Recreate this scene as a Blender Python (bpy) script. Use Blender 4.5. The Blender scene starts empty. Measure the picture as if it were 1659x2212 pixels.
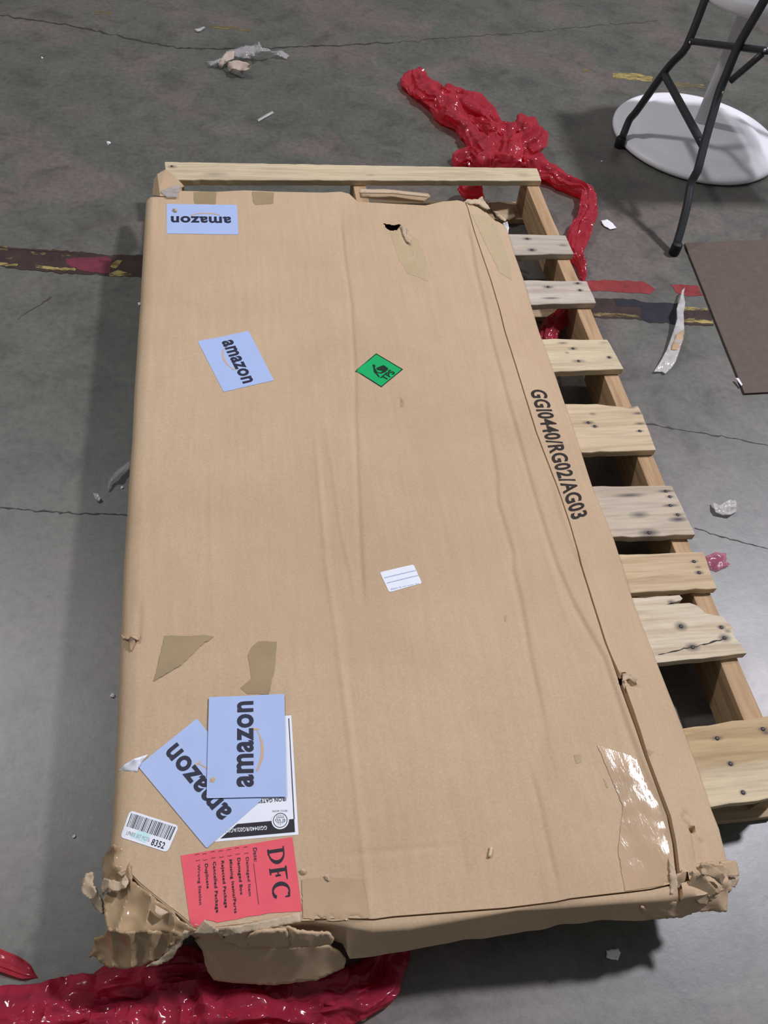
import bpy, bmesh, math, random
import numpy as np
from mathutils import Vector, Matrix
from mathutils.bvhtree import BVHTree
from mathutils.geometry import delaunay_2d_cdt

random.seed(7)
RNG = np.random.default_rng(7)
SC = bpy.context.scene
COL = SC.collection

# ------------------------------------------------------------------ camera
W_PX, H_PX = 1659, 2212
FOC, PITCH, ROLL, YAW = 1758.65, 0.921234, 0.155918, -0.252441
CAM = np.array([0.240229, -2.42232, 1.55683])
def _axes():
    cp, sp = math.cos(PITCH), math.sin(PITCH)
    R = np.array([1., 0, 0]); F = np.array([0, cp, -sp]); U = np.array([0, sp, cp])
    cr, sr = math.cos(ROLL), math.sin(ROLL)
    R, U = cr*R + sr*U, -sr*R + cr*U
    c, s = math.cos(YAW), math.sin(YAW)
    Z = np.array([[c, -s, 0], [s, c, 0], [0, 0, 1]])
    return Z @ R, Z @ U, Z @ F
AR, AU, AF = _axes()
cam_data = bpy.data.cameras.new('camera')
cam_data.sensor_fit = 'VERTICAL'; cam_data.sensor_height = 36
cam_data.lens = FOC/H_PX*36
cam_data.clip_start = .02
cam = bpy.data.objects.new('camera', cam_data); COL.objects.link(cam)
M = Matrix.Identity(4)
for i in range(3):
    M[i][0], M[i][1], M[i][2], M[i][3] = AR[i], AU[i], -AF[i], CAM[i]
cam.matrix_world = M
SC.camera = cam

# ------------------------------------------------------------------ world, lamps, exposure
world = bpy.data.worlds.new('hall_ambient'); SC.world = world
world.use_nodes = True
bg = world.node_tree.nodes['Background']
bg.inputs[0].default_value = (.93, .96, 1, 1); bg.inputs[1].default_value = .17
def ceiling_lamp(name, loc, target, sx, sy, watts, col):
    L = bpy.data.lights.new(name, 'AREA'); L.shape = 'RECTANGLE'; L.size = sx; L.size_y = sy
    L.energy = watts; L.color = col
    o = bpy.data.objects.new(name, L); COL.objects.link(o); o.location = loc
    d = Vector(target) - Vector(loc)
    o.rotation_euler = d.to_track_quat('-Z', 'Y').to_euler()
ceiling_lamp('ceiling_lamp', (.8+6.5*.62, -1.95+6.5*.33, 6.5), (.9, -1.4, 0), .5, .5, 470, (.98, .955, 1.06))
ceiling_lamp('ceiling_lamp', (.3-6.5*.5, -1.5+6.5*.42, 6.5), (.4, -1.2, 0), .5, .5, 170, (.98, .97, 1.0))
vs = SC.view_settings
vs.view_transform = 'Standard'; vs.look = 'None'; vs.gamma = 1; vs.use_curve_mapping = False
vs.exposure = 0.0

# ------------------------------------------------------------------ geometry helpers
def ray(px, py):
    return (px - W_PX/2)/FOC*AR - (py - H_PX/2)/FOC*AU + AF
def at(px, py, z):
    """world point seen at a photo pixel on the horizontal plane of height z"""
    d = ray(px, py); t = (z - CAM[2])/d[2]
    return CAM + t*d
def zoomed(pts, ox, oy, s):
    return [(ox + p[0]*s, oy + p[1]*s) + tuple(p[2:]) for p in pts]

def _h(ix, iy, iz, seed):
    n = (ix*374761393 + iy*668265263 + iz*1274126177 + seed*974711) & 0xffffffff
    n = ((n ^ (n >> 13))*1274126177) & 0xffffffff
    return ((n ^ (n >> 16)) & 0xffff)/32767.5 - 1
def vnoise(P, scale, seed=0):
    """smooth value noise of points (N,2 or 3), -1..1"""
    P = np.asarray(P, float)*scale
    if P.shape[1] == 2: P = np.concatenate([P, np.zeros((len(P), 1))], 1)
    i = np.floor(P).astype(np.int64); f = P - i; f = f*f*(3 - 2*f)
    r = 0
    for a in (0, 1):
        for b in (0, 1):
            for c in (0, 1):
                w = (f[:, 0] if a else 1-f[:, 0])*(f[:, 1] if b else 1-f[:, 1])*(f[:, 2] if c else 1-f[:, 2])
                r = r + w*_h(i[:, 0]+a, i[:, 1]+b, i[:, 2]+c, seed)
    return r
def ridged(P, scale, seed=0):
    return 1 - 2*np.abs(vnoise(P, scale, seed))
def dist_poly(P, line):
    """distance and signed side of points (N,2) to a polyline"""
    line = np.asarray(line, float); best = np.full(len(P), 1e9); sgn = np.zeros(len(P)); tt = np.zeros(len(P))
    n = len(line) - 1
    for k in range(n):
        a, b = line[k], line[k+1]; d = b - a; L2 = d @ d
        t = np.clip(((P - a) @ d)/L2, 0, 1)
        e = P - a - t[:, None]*d; r = np.hypot(e[:, 0], e[:, 1])
        m = r < best
        best[m] = r[m]; sgn[m] = np.sign(d[0]*e[m, 1] - d[1]*e[m, 0]); tt[m] = (k + t[m])/n
    return best, sgn, tt

def mesh(name, verts, faces, mat, parent=None, smooth=True, label=None, sharp=None):
    me = bpy.data.meshes.new(name)
    me.from_pydata([tuple(map(float, v)) for v in verts], [], [tuple(int(i) for i in f) for f in faces])
    me.validate(); me.update()
    if smooth: me.polygons.foreach_set('use_smooth', [True]*len(me.polygons))
    if sharp: me.set_sharp_from_angle(angle=math.radians(sharp))
    return link(name, me, mat, parent, label)
def link(name, me, mat, parent=None, label=None):
    o = bpy.data.objects.new(name, me); COL.objects.link(o)
    if mat and not me.materials: me.materials.append(mat)
    if parent: adopt(o, parent)
    if label: o['label'] = label
    return o
def base_of(o):
    b = Vector(o.location)
    while o.parent: o = o.parent; b = b + Vector(o.location)
    return b
def adopt(o, parent):
    o.parent = parent
    o.matrix_parent_inverse = Matrix.Translation(-Vector(parent['base'])) if 'base' in parent.keys() else Matrix.Identity(4)
def thing(name, label, cat, base, group=None):
    o = bpy.data.objects.new(name, None); COL.objects.link(o); o.location = base; o.empty_display_size = .1
    o['label'] = label; o['category'] = cat; o['base'] = [float(v) for v in base]
    if group: o['group'] = group
    return o
def tag(o, label, cat, group=None):
    o['label'] = label; o['category'] = cat
    if group: o['group'] = group
    return o
def solid(o, t, offset=-1):
    m = o.modifiers.new('thickness', 'SOLIDIFY'); m.thickness = t; m.offset = offset
    return o
def bev(o, w, seg=2):
    m = o.modifiers.new('edges', 'BEVEL'); m.width = w; m.segments = seg; m.limit_method = 'ANGLE'; m.angle_limit = math.radians(40)
    return o

def densify(poly, step, jag=0, closed=True, seed=1):
    poly = [np.asarray(p, float) for p in poly]; out = []
    rg = np.random.default_rng(seed); n = len(poly)
    for k in range(n if closed else n-1):
        a, b = poly[k], poly[(k+1) % n]; L = np.hypot(*(b-a)[:2]); m = max(1, int(round(L/step)))
        for i in range(m):
            p = a + (b-a)*i/m
            if jag and i: p[:2] = p[:2] + rg.normal(0, jag, 2)
            out.append(p)
    if not closed: out.append(poly[-1])
    return out
def fill(poly2, step, seed=1):
    """triangulate a closed polygon with a jittered interior grid -> points (N,2), faces"""
    P = np.array([p[:2] for p in poly2]); lo, hi = P.min(0), P.max(0); rg = np.random.default_rng(seed)
    gx, gy = np.meshgrid(np.arange(lo[0]+step/2, hi[0], step), np.arange(lo[1]+step/2, hi[1], step))
    G = np.stack([gx.ravel(), gy.ravel()], 1); G = G + rg.uniform(-.2, .2, G.shape)*step
    d, _, _ = dist_poly(G, np.vstack([P, P[:1]])); G = G[d > step*.45]
    n = len(P); allp = [Vector(p) for p in P] + [Vector(p) for p in G]
    ed = [(i, (i+1) % n) for i in range(n)]
    v, e, f, ov, oe, of = delaunay_2d_cdt(allp, ed, [list(range(n))], 1, 1e-7)
    return np.array([(p.x, p.y) for p in v]), [tuple(t) for t in f]
def idw(Q, ctrl, power=2.2):
    C = np.array([c[:2] for c in ctrl], float); Z = np.array([c[2] for c in ctrl], float)
    A = np.c_[C, np.ones(len(C))]; pl = np.linalg.lstsq(A, Z, rcond=None)[0]; Z = Z - A @ pl
    d = np.hypot(Q[:, None, 0]-C[None, :, 0], Q[:, None, 1]-C[None, :, 1]) + 1e-3
    w = 1/d**power
    return (w*Z).sum(1)/w.sum(1) + np.c_[Q, np.ones(len(Q))] @ pl
def sheet_data(pts, step=6, jag=0, extra=(), seed=1, wrinkle=(), power=2.2):
    """a crumpled sheet: outline given as (px,py,z) -> world verts, faces. wrinkle: (amplitude m, scale, kind)"""
    bound = densify(pts, step, jag, seed=seed)
    Q, F = fill(bound, step, seed)
    z = idw(Q, list(pts)+list(extra), power)
    V = np.array([at(q[0], q[1], zz) for q, zz in zip(Q, z)])
    for k, (amp, sc, kind) in enumerate(wrinkle):
        n = ridged(V, sc, seed*7+k) if kind == 'r' else vnoise(V, sc, seed*7+k)
        if kind == 'f':      # long folds running down the sheet
            ph = 2*np.pi*sc*(V[:, 0]-.25*V[:, 1]) + 2.2*vnoise(V, 14, seed); n = 1-2*np.abs(np.sin(ph/2))
        d = ray(np.mean([p[0] for p in pts]), np.mean([p[1] for p in pts]))
        V = V - np.outer(n*amp, d/np.linalg.norm(d))*np.array([.4, .4, 1.])
    return V, F
def up_faces(V, F):
    out = []
    for f in F:
        a, b, c = V[f[0]], V[f[1]], V[f[2]]
        out.append(f if (b-a)[0]*(c-a)[1] - (b-a)[1]*(c-a)[0] > 0 else tuple(reversed(f)))
    return out
def sheet(name, pts, mat, parent=None, thick=.002, label=None, zmin=None, **kw):
    V, F = sheet_data(pts, **kw)
    if zmin is not None: V[:, 2] = np.maximum(V[:, 2], zmin)
    o = mesh(name, V, up_faces(V, F), mat, parent, label=label, sharp=26)
    if thick: solid(o, thick, 1 if zmin is not None else -1)
    return o
def slab(name, xy, z0, z1, mat, parent=None, step=.03, jag=.0006, bevel=.002, seed=1, label=None):
    """a flat piece of timber or board with a given plan outline"""
    P = densify([np.array(p) for p in xy], step, jag, seed=seed); n = len(P)
    A = sum(P[i][0]*P[(i+1) % n][1] - P[(i+1) % n][0]*P[i][1] for i in range(n))
    if A < 0: P = P[::-1]
    V = [(p[0], p[1], z1) for p in P] + [(p[0], p[1], z0) for p in P]
    F = [tuple(range(n)), tuple(range(2*n-1, n-1, -1))] + [(i, n+i, n+(i+1) % n, (i+1) % n) for i in range(n)]
    o = mesh(name, V, F, mat, parent, smooth=False, label=label)
    if bevel: bev(o, bevel)
    return o
def spline(P, step):
    P = np.asarray(P, float); Q = [P[0]*2-P[1]] + list(P) + [P[-1]*2-P[-2]]; out = []
    for k in range(1, len(Q)-2):
        p0, p1, p2, p3 = Q[k-1:k+3]; m = max(2, int(np.linalg.norm((p2-p1)[:3])/step))
        for i in range(m):
            t = i/m
            out.append(.5*((2*p1)+(-p0+p2)*t+(2*p0-5*p1+4*p2-p3)*t*t+(-p0+3*p1-3*p2+p3)*t**3))
    out.append(P[-1]); return np.array(out)
def tube(name, pts, r, mat, parent=None, n=14, step=.02, smooth_path=True, label=None, cap=True, flat=1.0):
    P = spline(pts, step) if smooth_path else np.asarray(pts, float)
    V, F = [], []
    T = np.gradient(P, axis=0); T /= np.linalg.norm(T, axis=1)[:, None]
    ref = np.array([1., 0, 0]) if abs(T[0][0]) < .8 else np.array([0, 1., 0])
    for i, (p, t) in enumerate(zip(P, T)):
        a = ref - t*(ref @ t); a /= np.linalg.norm(a); ref = a; b = np.cross(t, a)
        rr = r[i] if hasattr(r, '__len__') else r
        for k in range(n):
            an = 2*math.pi*k/n; V.append(p + rr*(a*math.cos(an)*flat + b*math.sin(an)))
    m = len(P)
    for i in range(m-1):
        for k in range(n):
            F.append((i*n+k, i*n+(k+1) % n, (i+1)*n+(k+1) % n, (i+1)*n+k))
    if cap: F.append(tuple(range(n-1, -1, -1))); F.append(tuple((m-1)*n+k for k in range(n)))
    return mesh(name, V, F, mat, parent, label=label)
def lathe(name, prof, c, mat, parent=None, n=64, label=None):
    V, F = [], []; m = len(prof)
    for r, z in prof:
        for k in range(n):
            a = 2*math.pi*k/n; V.append((c[0]+r*math.cos(a), c[1]+r*math.sin(a), c[2]+z))
    for i in range(m-1):
        for k in range(n): F.append((i*n+k, i*n+(k+1) % n, (i+1)*n+(k+1) % n, (i+1)*n+k))
    F.append(tuple(range(n-1, -1, -1))); F.append(tuple((m-1)*n+k for k in range(n)))
    return mesh(name, V, F, mat, parent, label=label)

# ------------------------------------------------------------------ materials
def new_mat(name):
    m = bpy.data.materials.new(name); m.use_nodes = True
    nt = m.node_tree; return m, nt, nt.nodes['Principled BSDF']
def nd(nt, t, **kw):
    n = nt.nodes.new(t)
    for k, v in kw.items(): setattr(n, k, v)
    return n
def coords(nt, scale=(1, 1, 1)):
    tc = nd(nt, 'ShaderNodeTexCoord'); mp = nd(nt, 'ShaderNodeMapping'); mp.inputs['Scale'].default_value = scale
    nt.links.new(tc.outputs['Object'], mp.inputs[0]); return mp.outputs[0]
def noise(nt, co, scale, detail=3, rough=.55, dist=0):
    n = nd(nt, 'ShaderNodeTexNoise'); n.inputs['Scale'].default_value = scale; n.inputs['Detail'].default_value = detail
    n.inputs['Roughness'].default_value = rough; n.inputs['Distortion'].default_value = dist
    nt.links.new(co, n.inputs['Vector']); return n.outputs[0]
def ramp(nt, fac, stops):
    r = nd(nt, 'ShaderNodeValToRGB'); e = r.color_ramp.elements
    while len(e) > 1: e.remove(e[-1])
    for i, (p, c) in enumerate(stops):
        el = e[0] if i == 0 else e.new(p)
        el.position = p; el.color = tuple(c)+(1,) if len(c) == 3 else c
    nt.links.new(fac, r.inputs[0]); return r.outputs[0]
def mixc(nt, fac, a, b, mode='MIX'):
    m = nd(nt, 'ShaderNodeMix', data_type='RGBA', blend_type=mode)
    for s, v in ((0, fac), (6, a), (7, b)):
        if hasattr(v, 'links'): nt.links.new(v, m.inputs[s])
        elif s == 0: m.inputs[0].default_value = v
        else: m.inputs[s].default_value = tuple(v)+(1,)
    return m.outputs[2]
def bump(nt, bs, h, strength, dist):
    b = nd(nt, 'ShaderNodeBump'); b.inputs['Strength'].default_value = strength; b.inputs['Distance'].default_value = dist
    nt.links.new(h, b.inputs['Height']); nt.links.new(b.outputs[0], bs.inputs['Normal'])
def set_spec(bs, v):
    bs.inputs['Specular IOR Level'].default_value = v
W3, B3 = (1, 1, 1), (0, 0, 0)

def mat_concrete():
    m, nt, bs = new_mat('worn_concrete'); co = coords(nt)
    big = noise(nt, co, 2.1, 5, .6, .4); mid = noise(nt, co, 7, 5, .65, .6); fine = noise(nt, co, 55, 6, .7)
    tone = ramp(nt, big, [(.36, (.083, .088, .07)), (.5, (.096, .097, .079)), (.56, (.12, .101, .088)), (.7, (.128, .106, .094))])
    mott = ramp(nt, mid, [(.3, (.62, .63, .62)), (.47, (.95, .95, .95)), (.7, (1.15, 1.15, 1.15))])
    c = mixc(nt, 1, tone, mott, 'MULTIPLY')
    sp = ramp(nt, fine, [(.33, (.72, .72, .72)), (.5, W3), (.72, (1.2, 1.2, 1.2))])
    c = mixc(nt, 1, c, sp, 'MULTIPLY')
    co2 = coords(nt, (1, 1, 1)); bl = noise(nt, co2, 13, 6, .7, 1.2)
    blot = ramp(nt, bl, [(.62, B3), (.72, (.55, .55, .55))])
    c = mixc(nt, blot, c, (.045, .045, .04))
    sc = noise(nt, coords(nt, (1, 1, 1)), 160, 2, .5); scf = ramp(nt, sc, [(.76, B3), (.8, (.5, .5, .5))])
    c = mixc(nt, scf, c, (.3, .3, .29))
    nt.links.new(c, bs.inputs['Base Color'])
    rg = ramp(nt, mid, [(.3, (.40, .40, .40)), (.7, (.47, .47, .47))]); nt.links.new(rg, bs.inputs['Roughness'])
    set_spec(bs, 1.0)
    h = noise(nt, co, 26, 8, .7); bump(nt, bs, h, .1, .004)
    return m
def mat_card(name, base, var=.08, rough=.75, spec=.2):
    m, nt, bs = new_mat(name); co = coords(nt)
    a = noise(nt, co, 3.0, 4, .6, .3); f = noise(nt, co, 240, 3, .7); s = noise(nt, coords(nt, (8, .6, 8)), 9, 4, .6)
    b = np.array(base)
    c = ramp(nt, a, [(.3, b*(1-var)), (.5, b), (.7, b*(1+var*.8)*np.array([.98, 1.01, 1.03]))])
    c = mixc(nt, 1, c, ramp(nt, f, [(.25, (.9, .9, .9)), (.75, (1.08, 1.08, 1.08))]), 'MULTIPLY')
    c = mixc(nt, 1, c, ramp(nt, s, [(.3, (.96, .96, .95)), (.7, (1.03, 1.03, 1.03))]), 'MULTIPLY')
    nt.links.new(c, bs.inputs['Base Color']); bs.inputs['Roughness'].default_value = rough; set_spec(bs, spec)
    bump(nt, bs, noise(nt, co, 180, 3, .6), .12, .001)
    return m
def mat_tape(name, base, rough=.16, scale=(40, 14, 40), strength=.5):
    m, nt, bs = new_mat(name); co = coords(nt, scale)
    w = noise(nt, co, 1.2, 4, .6, .8); a = noise(nt, coords(nt), 12, 3)
    b = np.array(base); nt.links.new(ramp(nt, a, [(.3, b*.9), (.7, b*1.1)]), bs.inputs['Base Color'])
    bs.inputs['Roughness'].default_value = rough; set_spec(bs, .3)
    bump(nt, bs, w, strength, .004)
    return m
def mat_plain(name, base, rough=.5, spec=.4, metal=0, var=.06, bumps=0, scale=30):
    m, nt, bs = new_mat(name); a = noise(nt, coords(nt), scale, 4); b = np.array(base)
    nt.links.new(ramp(nt, a, [(.3, b*(1-var)), (.7, b*(1+var))]), bs.inputs['Base Color'])
    bs.inputs['Roughness'].default_value = rough; set_spec(bs, spec); bs.inputs['Metallic'].default_value = metal
    if bumps: bump(nt, bs, noise(nt, coords(nt), scale*3, 4), bumps, .002)
    return m
def mat_wood(name, light, dark, grey=0.0, axis=0, stains=(), two_tone=None, seed=0):
    m, nt, bs = new_mat(name)
    sc = [26, 26, 26]; sc[axis] = 1.6
    co = coords(nt, sc); g = noise(nt, co, 1.6, 6, .65, .5); g2 = noise(nt, coords(nt, [v*3 for v in sc]), 2.2, 3, .6)
    L, D = np.array(light), np.array(dark)
    c = ramp(nt, g, [(.28, D*.85), (.42, D*1.08), (.52, L*.95), (.62, L), (.78, L*1.06)])
    c = mixc(nt, 1, c, ramp(nt, g2, [(.3, (.86, .85, .84)), (.6, (1.03, 1.03, 1.03))]), 'MULTIPLY')
    if grey:
        gm = noise(nt, coords(nt, [3 if i == axis else 9 for i in range(3)]), 1.8, 6, .7, 1)
        c = mixc(nt, ramp(nt, gm, [(.4, (grey*.4,)*3), (.65, (grey,)*3)]), c, (.36, .33, .29))
        gm2 = noise(nt, coords(nt, [5 if i == axis else 14 for i in range(3)]), 2.3, 6, .75, 1.4)
        c = mixc(nt, ramp(nt, gm2, [(.62, B3), (.75, (grey*.8,)*3)]), c, (.13, .11, .09))
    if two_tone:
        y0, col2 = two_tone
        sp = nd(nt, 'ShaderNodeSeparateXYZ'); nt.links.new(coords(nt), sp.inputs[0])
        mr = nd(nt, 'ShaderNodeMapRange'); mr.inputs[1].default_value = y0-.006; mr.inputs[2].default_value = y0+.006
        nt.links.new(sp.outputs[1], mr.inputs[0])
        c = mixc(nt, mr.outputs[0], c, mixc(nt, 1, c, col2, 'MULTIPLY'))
    for (x, y, rx, ry, k) in stains:           # dark iron marks in the wood round the old nails
        mp = nd(nt, 'ShaderNodeMapping'); tc = nd(nt, 'ShaderNodeTexCoord'); nt.links.new(tc.outputs['Object'], mp.inputs[0])
        mp.inputs['Location'].default_value = (-x/rx, -y/ry, 0); mp.inputs['Scale'].default_value = (1/rx, 1/ry, 0)
        ln = nd(nt, 'ShaderNodeVectorMath', operation='LENGTH'); nt.links.new(mp.outputs[0], ln.inputs[0])
        c = mixc(nt, ramp(nt, ln.outputs['Value'], [(.15, (k,)*3), (1., B3)]), c, (.05, .045, .055))
    nt.links.new(c, bs.inputs['Base Color']); bs.inputs['Roughness'].default_value = .72; set_spec(bs, .25)
    bump(nt, bs, g, .35, .004)
    return m
def mat_film(name, tint, base, clear=.35, rough=.14, bump_scale=38, strength=.55):
    m, nt, bs = new_mat(name); out = nt.nodes['Material Output']
    a = noise(nt, coords(nt), 16, 4, .6, .8); b = np.array(base)
    nt.links.new(ramp(nt, a, [(.3, b*.75), (.7, b*1.2)]), bs.inputs['Base Color'])
    bs.inputs['Roughness'].default_value = rough; set_spec(bs, .6)
    w = noise(nt, coords(nt, (1, 1, 1)), bump_scale, 4, .5, 1.6)
    nt.nodes[-1].noise_type = 'RIDGED_MULTIFRACTAL'; bump(nt, bs, w, strength, .006)
    tr = nd(nt, 'ShaderNodeBsdfTransparent'); tr.inputs[0].default_value = tuple(tint)+(1,)
    tl = nd(nt, 'ShaderNodeBsdfTranslucent'); tl.inputs[0].default_value = tuple(min(1, v*1.5) for v in base)+(1,)
    ms = nd(nt, 'ShaderNodeMixShader'); ms.inputs[0].default_value = .3
    nt.links.new(bs.outputs[0], ms.inputs[1]); nt.links.new(tl.outputs[0], ms.inputs[2])
    mx = nd(nt, 'ShaderNodeMixShader'); mx.inputs[0].default_value = 1-clear
    nt.links.new(tr.outputs[0], mx.inputs[1]); nt.links.new(ms.outputs[0], mx.inputs[2]); nt.links.new(mx.outputs[0], out.inputs[0])
    return m
def mat_worn(name, base, cover=.5, scale=30, stretch=(1, 1, 1)):
    """old floor paint, flaked away in places"""
    m, nt, bs = new_mat(name); out = nt.nodes['Material Output']
    a = noise(nt, coords(nt), 20, 4); b = np.array(base)
    nt.links.new(ramp(nt, a, [(.3, b*.7), (.7, b*1.15)]), bs.inputs['Base Color']); bs.inputs['Roughness'].default_value = .6; set_spec(bs, .25)
    w = noise(nt, coords(nt, stretch), scale, 6, .7, .5)
    f = ramp(nt, w, [(1-cover-.07, B3), (1-cover+.07, W3)])
    tr = nd(nt, 'ShaderNodeBsdfTransparent'); mx = nd(nt, 'ShaderNodeMixShader')
    nt.links.new(f, mx.inputs[0]); nt.links.new(tr.outputs[0], mx.inputs[1]); nt.links.new(bs.outputs[0], mx.inputs[2])
    nt.links.new(mx.outputs[0], out.inputs[0])
    return m

CONCRETE = mat_concrete()
CARD = mat_card('kraft_cardboard', (.53, .385, .245))
CARD_DARK = mat_card('inner_cardboard', (.44, .32, .2), .12)
CARD_PALE = mat_card('torn_cardboard', (.54, .42, .29), .15)
CARD_TAPED = mat_tape('taped_cardboard', (.42, .295, .17), .16, (26, 26, 26), .2)
TAPE = mat_tape('clear_tape_on_cardboard', (.5, .355, .22), .1, (60, 30, 60), .11)
TAPE_FLAT = mat_tape('brown_tape', (.33, .245, .135), .5, (12, 12, 12), .1)
TAPE_GREEN = mat_card('stained_cardboard', (.485, .375, .225), .05)
WHITE_PAPER = mat_plain('white_label_paper', (.8, .84, .9), .4, .4, var=.02)
BLUE_PAPER = mat_plain('pale_blue_label_paper', (.41, .52, .8), .35, .4, var=.02)
RED_PAPER = mat_plain('red_label_paper', (.8, .115, .15), .28, .5, var=.05, bumps=.1)
GREEN_PAPER = mat_plain('green_label_paper', (.01, .42, .125), .35, .4, var=.05)
INK = mat_plain('black_ink', (.022, .02, .026), .5, .3)
INK_BLUE = mat_plain('dark_navy_ink', (.025, .027, .05), .5, .3)
INK_GREY = mat_plain('faded_grey_ink', (.33, .34, .36), .5, .3)
INK_FADE = mat_plain('faded_black_ink', (.10, .035, .05), .5, .3)
INK_LBLUE = mat_plain('pale_blue_ink', (.4, .5, .68), .5, .3)
INK_ORANGE = mat_plain('orange_ink', (.6, .4, .26), .5, .3)
INK_TEAL = mat_plain('teal_tint', (.55, .82, .82), .4, .3)
INK_CARD = mat_plain('stencil_ink', (.03, .025, .022), .7, .2, var=.3, scale=90)
INK_GREEN = mat_plain('dark_green_ink', (.006, .03, .014), .5, .3)
STEEL_DARK = mat_plain('dark_grey_tube', (.03, .032, .036), .4, .5, bumps=.05)
BLACK_RUBBER = mat_plain('black_rubber', (.012, .012, .013), .6, .3)
ZINC = mat_plain('bolt_steel', (.6, .6, .58), .3, .5, metal=.8)
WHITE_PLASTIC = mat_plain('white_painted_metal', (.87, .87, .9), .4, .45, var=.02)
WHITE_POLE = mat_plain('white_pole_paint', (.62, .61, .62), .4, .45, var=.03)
MAT_BROWN = mat_plain('brown_hardboard', (.115, .086, .07), .55, .25, var=.1, scale=60, bumps=.08)
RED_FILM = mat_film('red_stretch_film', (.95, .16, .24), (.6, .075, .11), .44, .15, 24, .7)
RED_FILM_SHADED = mat_film('shaded_red_stretch_film', (.85, .1, .2), (.52, .045, .09), .38, .14, 24, .8)  # same red film, the box's shade painted in as a darker colour
PINK_FILM = mat_film('pink_film', (.95, .55, .65), (.55, .16, .24), .45, .25)
CLEAR_FILM = mat_film('clear_film', (.95, .95, .95), (.62, .6, .6), .5, .12, 40, .7)
FILM_HAZE = mat_film('hazy_clear_film', (.95, .95, .95), (.75, .72, .7), .3, .15, 30, .6)
LEAF_PAPER = mat_plain('pale_brown_paper', (.52, .42, .35), .7, .2, var=.12)
WHITE_SCRAP = mat_plain('white_paper_scrap', (.82, .82, .85), .6, .3)
CRACK = mat_plain('dirt_in_crack', (.042, .041, .035), .8, .2, var=.3)
CRACK_FAINT = mat_plain('faint_floor_joint', (.062, .058, .05), .7, .25, var=.3)
NAIL = mat_plain('rusty_nail', (.06, .055, .06), .5, .4, metal=.5, var=.3)

# ------------------------------------------------------------------ floor
S = 9
floor = mesh('floor', [(-S, -S, 0), (S+2, -S, 0), (S+2, S+2, 0), (-S, S+2, 0)], [(0, 1, 2, 3)], CONCRETE, smooth=False)
floor['kind'] = 'structure'; floor['label'] = 'stained grey concrete warehouse floor'
def on_floor(name, px, mat, z=.0006, jag=1.2, step=9, seed=1):
    P = densify([np.array(p[:2], float) for p in px], step, jag, seed=seed)
    Q, F = fill(P, max(step, 12), seed)
    V = np.array([at(a, b, z) for a, b in Q])
    o = mesh(name, V, up_faces(V, F), mat, floor); return o
def crack(px, w, seed=1, z=.0007, name='floor_crack', mat=None):
    L = np.array([at(p[0], p[1], z) for p in densify([np.array(p, float) for p in px], 9, 1.3, closed=False, seed=seed)])
    rg = np.random.default_rng(seed); T = np.gradient(L, axis=0); T /= np.linalg.norm(T, axis=1)[:, None]
    N = np.stack([-T[:, 1], T[:, 0], 0*T[:, 0]], 1); ww = w*np.abs(rg.normal(.55, .35, len(L)))+w*.15
    V = np.vstack([L+N*ww[:, None]/2, L-N*ww[:, None]/2]); n = len(L)
    F = [(i, i+1, n+i+1, n+i) for i in range(n-1)]
    return mesh(name, V, up_faces(V, F), mat or CRACK, floor)
crack([(0, 33), (60, 42), (120, 50), (190, 62), (260, 78), (330, 95), (400, 104), (470, 106), (560, 104), (640, 101), (760, 96), (850, 92)], .011, 2)
crack([(860, 92), (930, 84), (1010, 78), (1120, 72), (1260, 58), (1420, 44)], .006, 3, mat=CRACK_FAINT)
crack([(0, 1096), (60, 1100), (130, 1108), (210, 1110), (282, 1112)], .0045, 4, mat=CRACK_FAINT)
crack([(1330, 900), (1400, 916), (1480, 930), (1570, 945), (1659, 962)], .005, 5, mat=CRACK_FAINT)
crack([(1500, 1140), (1560, 1160), (1659, 1185)], .004, 7, mat=CRACK_FAINT)
crack([(40, 690), (70, 668), (110, 640)], .006, 8, mat=CRACK_FAINT)
STRIPE = mat_worn('old_dark_floor_tape', (.05, .03, .026), .66, 14, (1, 2, 1))
STRIPE_BLUE = mat_worn('dark_blue_floor_tape', (.02, .022, .03), .84, 10)
YEL = mat_worn('worn_yellow_floor_paint', (.36, .28, .1), .55, 22, (1, 3, 1))
YEL_FAINT = mat_worn('faint_yellow_floor_paint', (.22, .165, .07), .5, 22, (1, 3, 1))
REDP = mat_worn('worn_red_floor_paint', (.25, .035, .035), .66, 16)
MAROON = mat_worn('worn_maroon_floor_paint', (.15, .03, .045), .62, 12)
BROWNLINE = mat_worn('brown_floor_line', (.06, .035, .03), .66, 24, (1, 3, 1))
z5 = lambda pts: zoomed(pts, 0, 480, .205)
on_floor('floor_stripe', z5([(-80, 245), (90, 262), (400, 285), (780, 305), (1120, 345), (1540, 350), (1540, 580), (1180, 570), (760, 540), (500, 515), (200, 490), (-80, 455)]), STRIPE)
on_floor('floor_stripe', z5([(690, 385), (860, 370), (1130, 360), (1180, 400), (1160, 540), (980, 530), (830, 500), (700, 440)]), MAROON, .001)
for k, p in enumerate([[(-80, 425), (50, 425), (190, 440), (180, 460), (-80, 452)], [(370, 450), (520, 465), (800, 490), (790, 512), (500, 496), (380, 480)], [(320, 312), (480, 320), (480, 342), (350, 338)], [(60, 360), (130, 368), (120, 388), (62, 384)],
                      [(-80, 232), (70, 240), (90, 300), (-80, 290)], [(1160, 470), (1230, 400), (1290, 400), (1220, 490)], [(1150, 540), (1240, 505), (1390, 545), (1300, 565), (1150, 562)], [(600, 285), (650, 285), (650, 305), (600, 303)], [(650, 345), (740, 350), (740, 372), (650, 370)]]):
    on_floor('floor_paint', z5(p), YEL if k in (0, 1, 5, 6) else YEL_FAINT, .0013, .8, 6, k+3)
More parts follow.
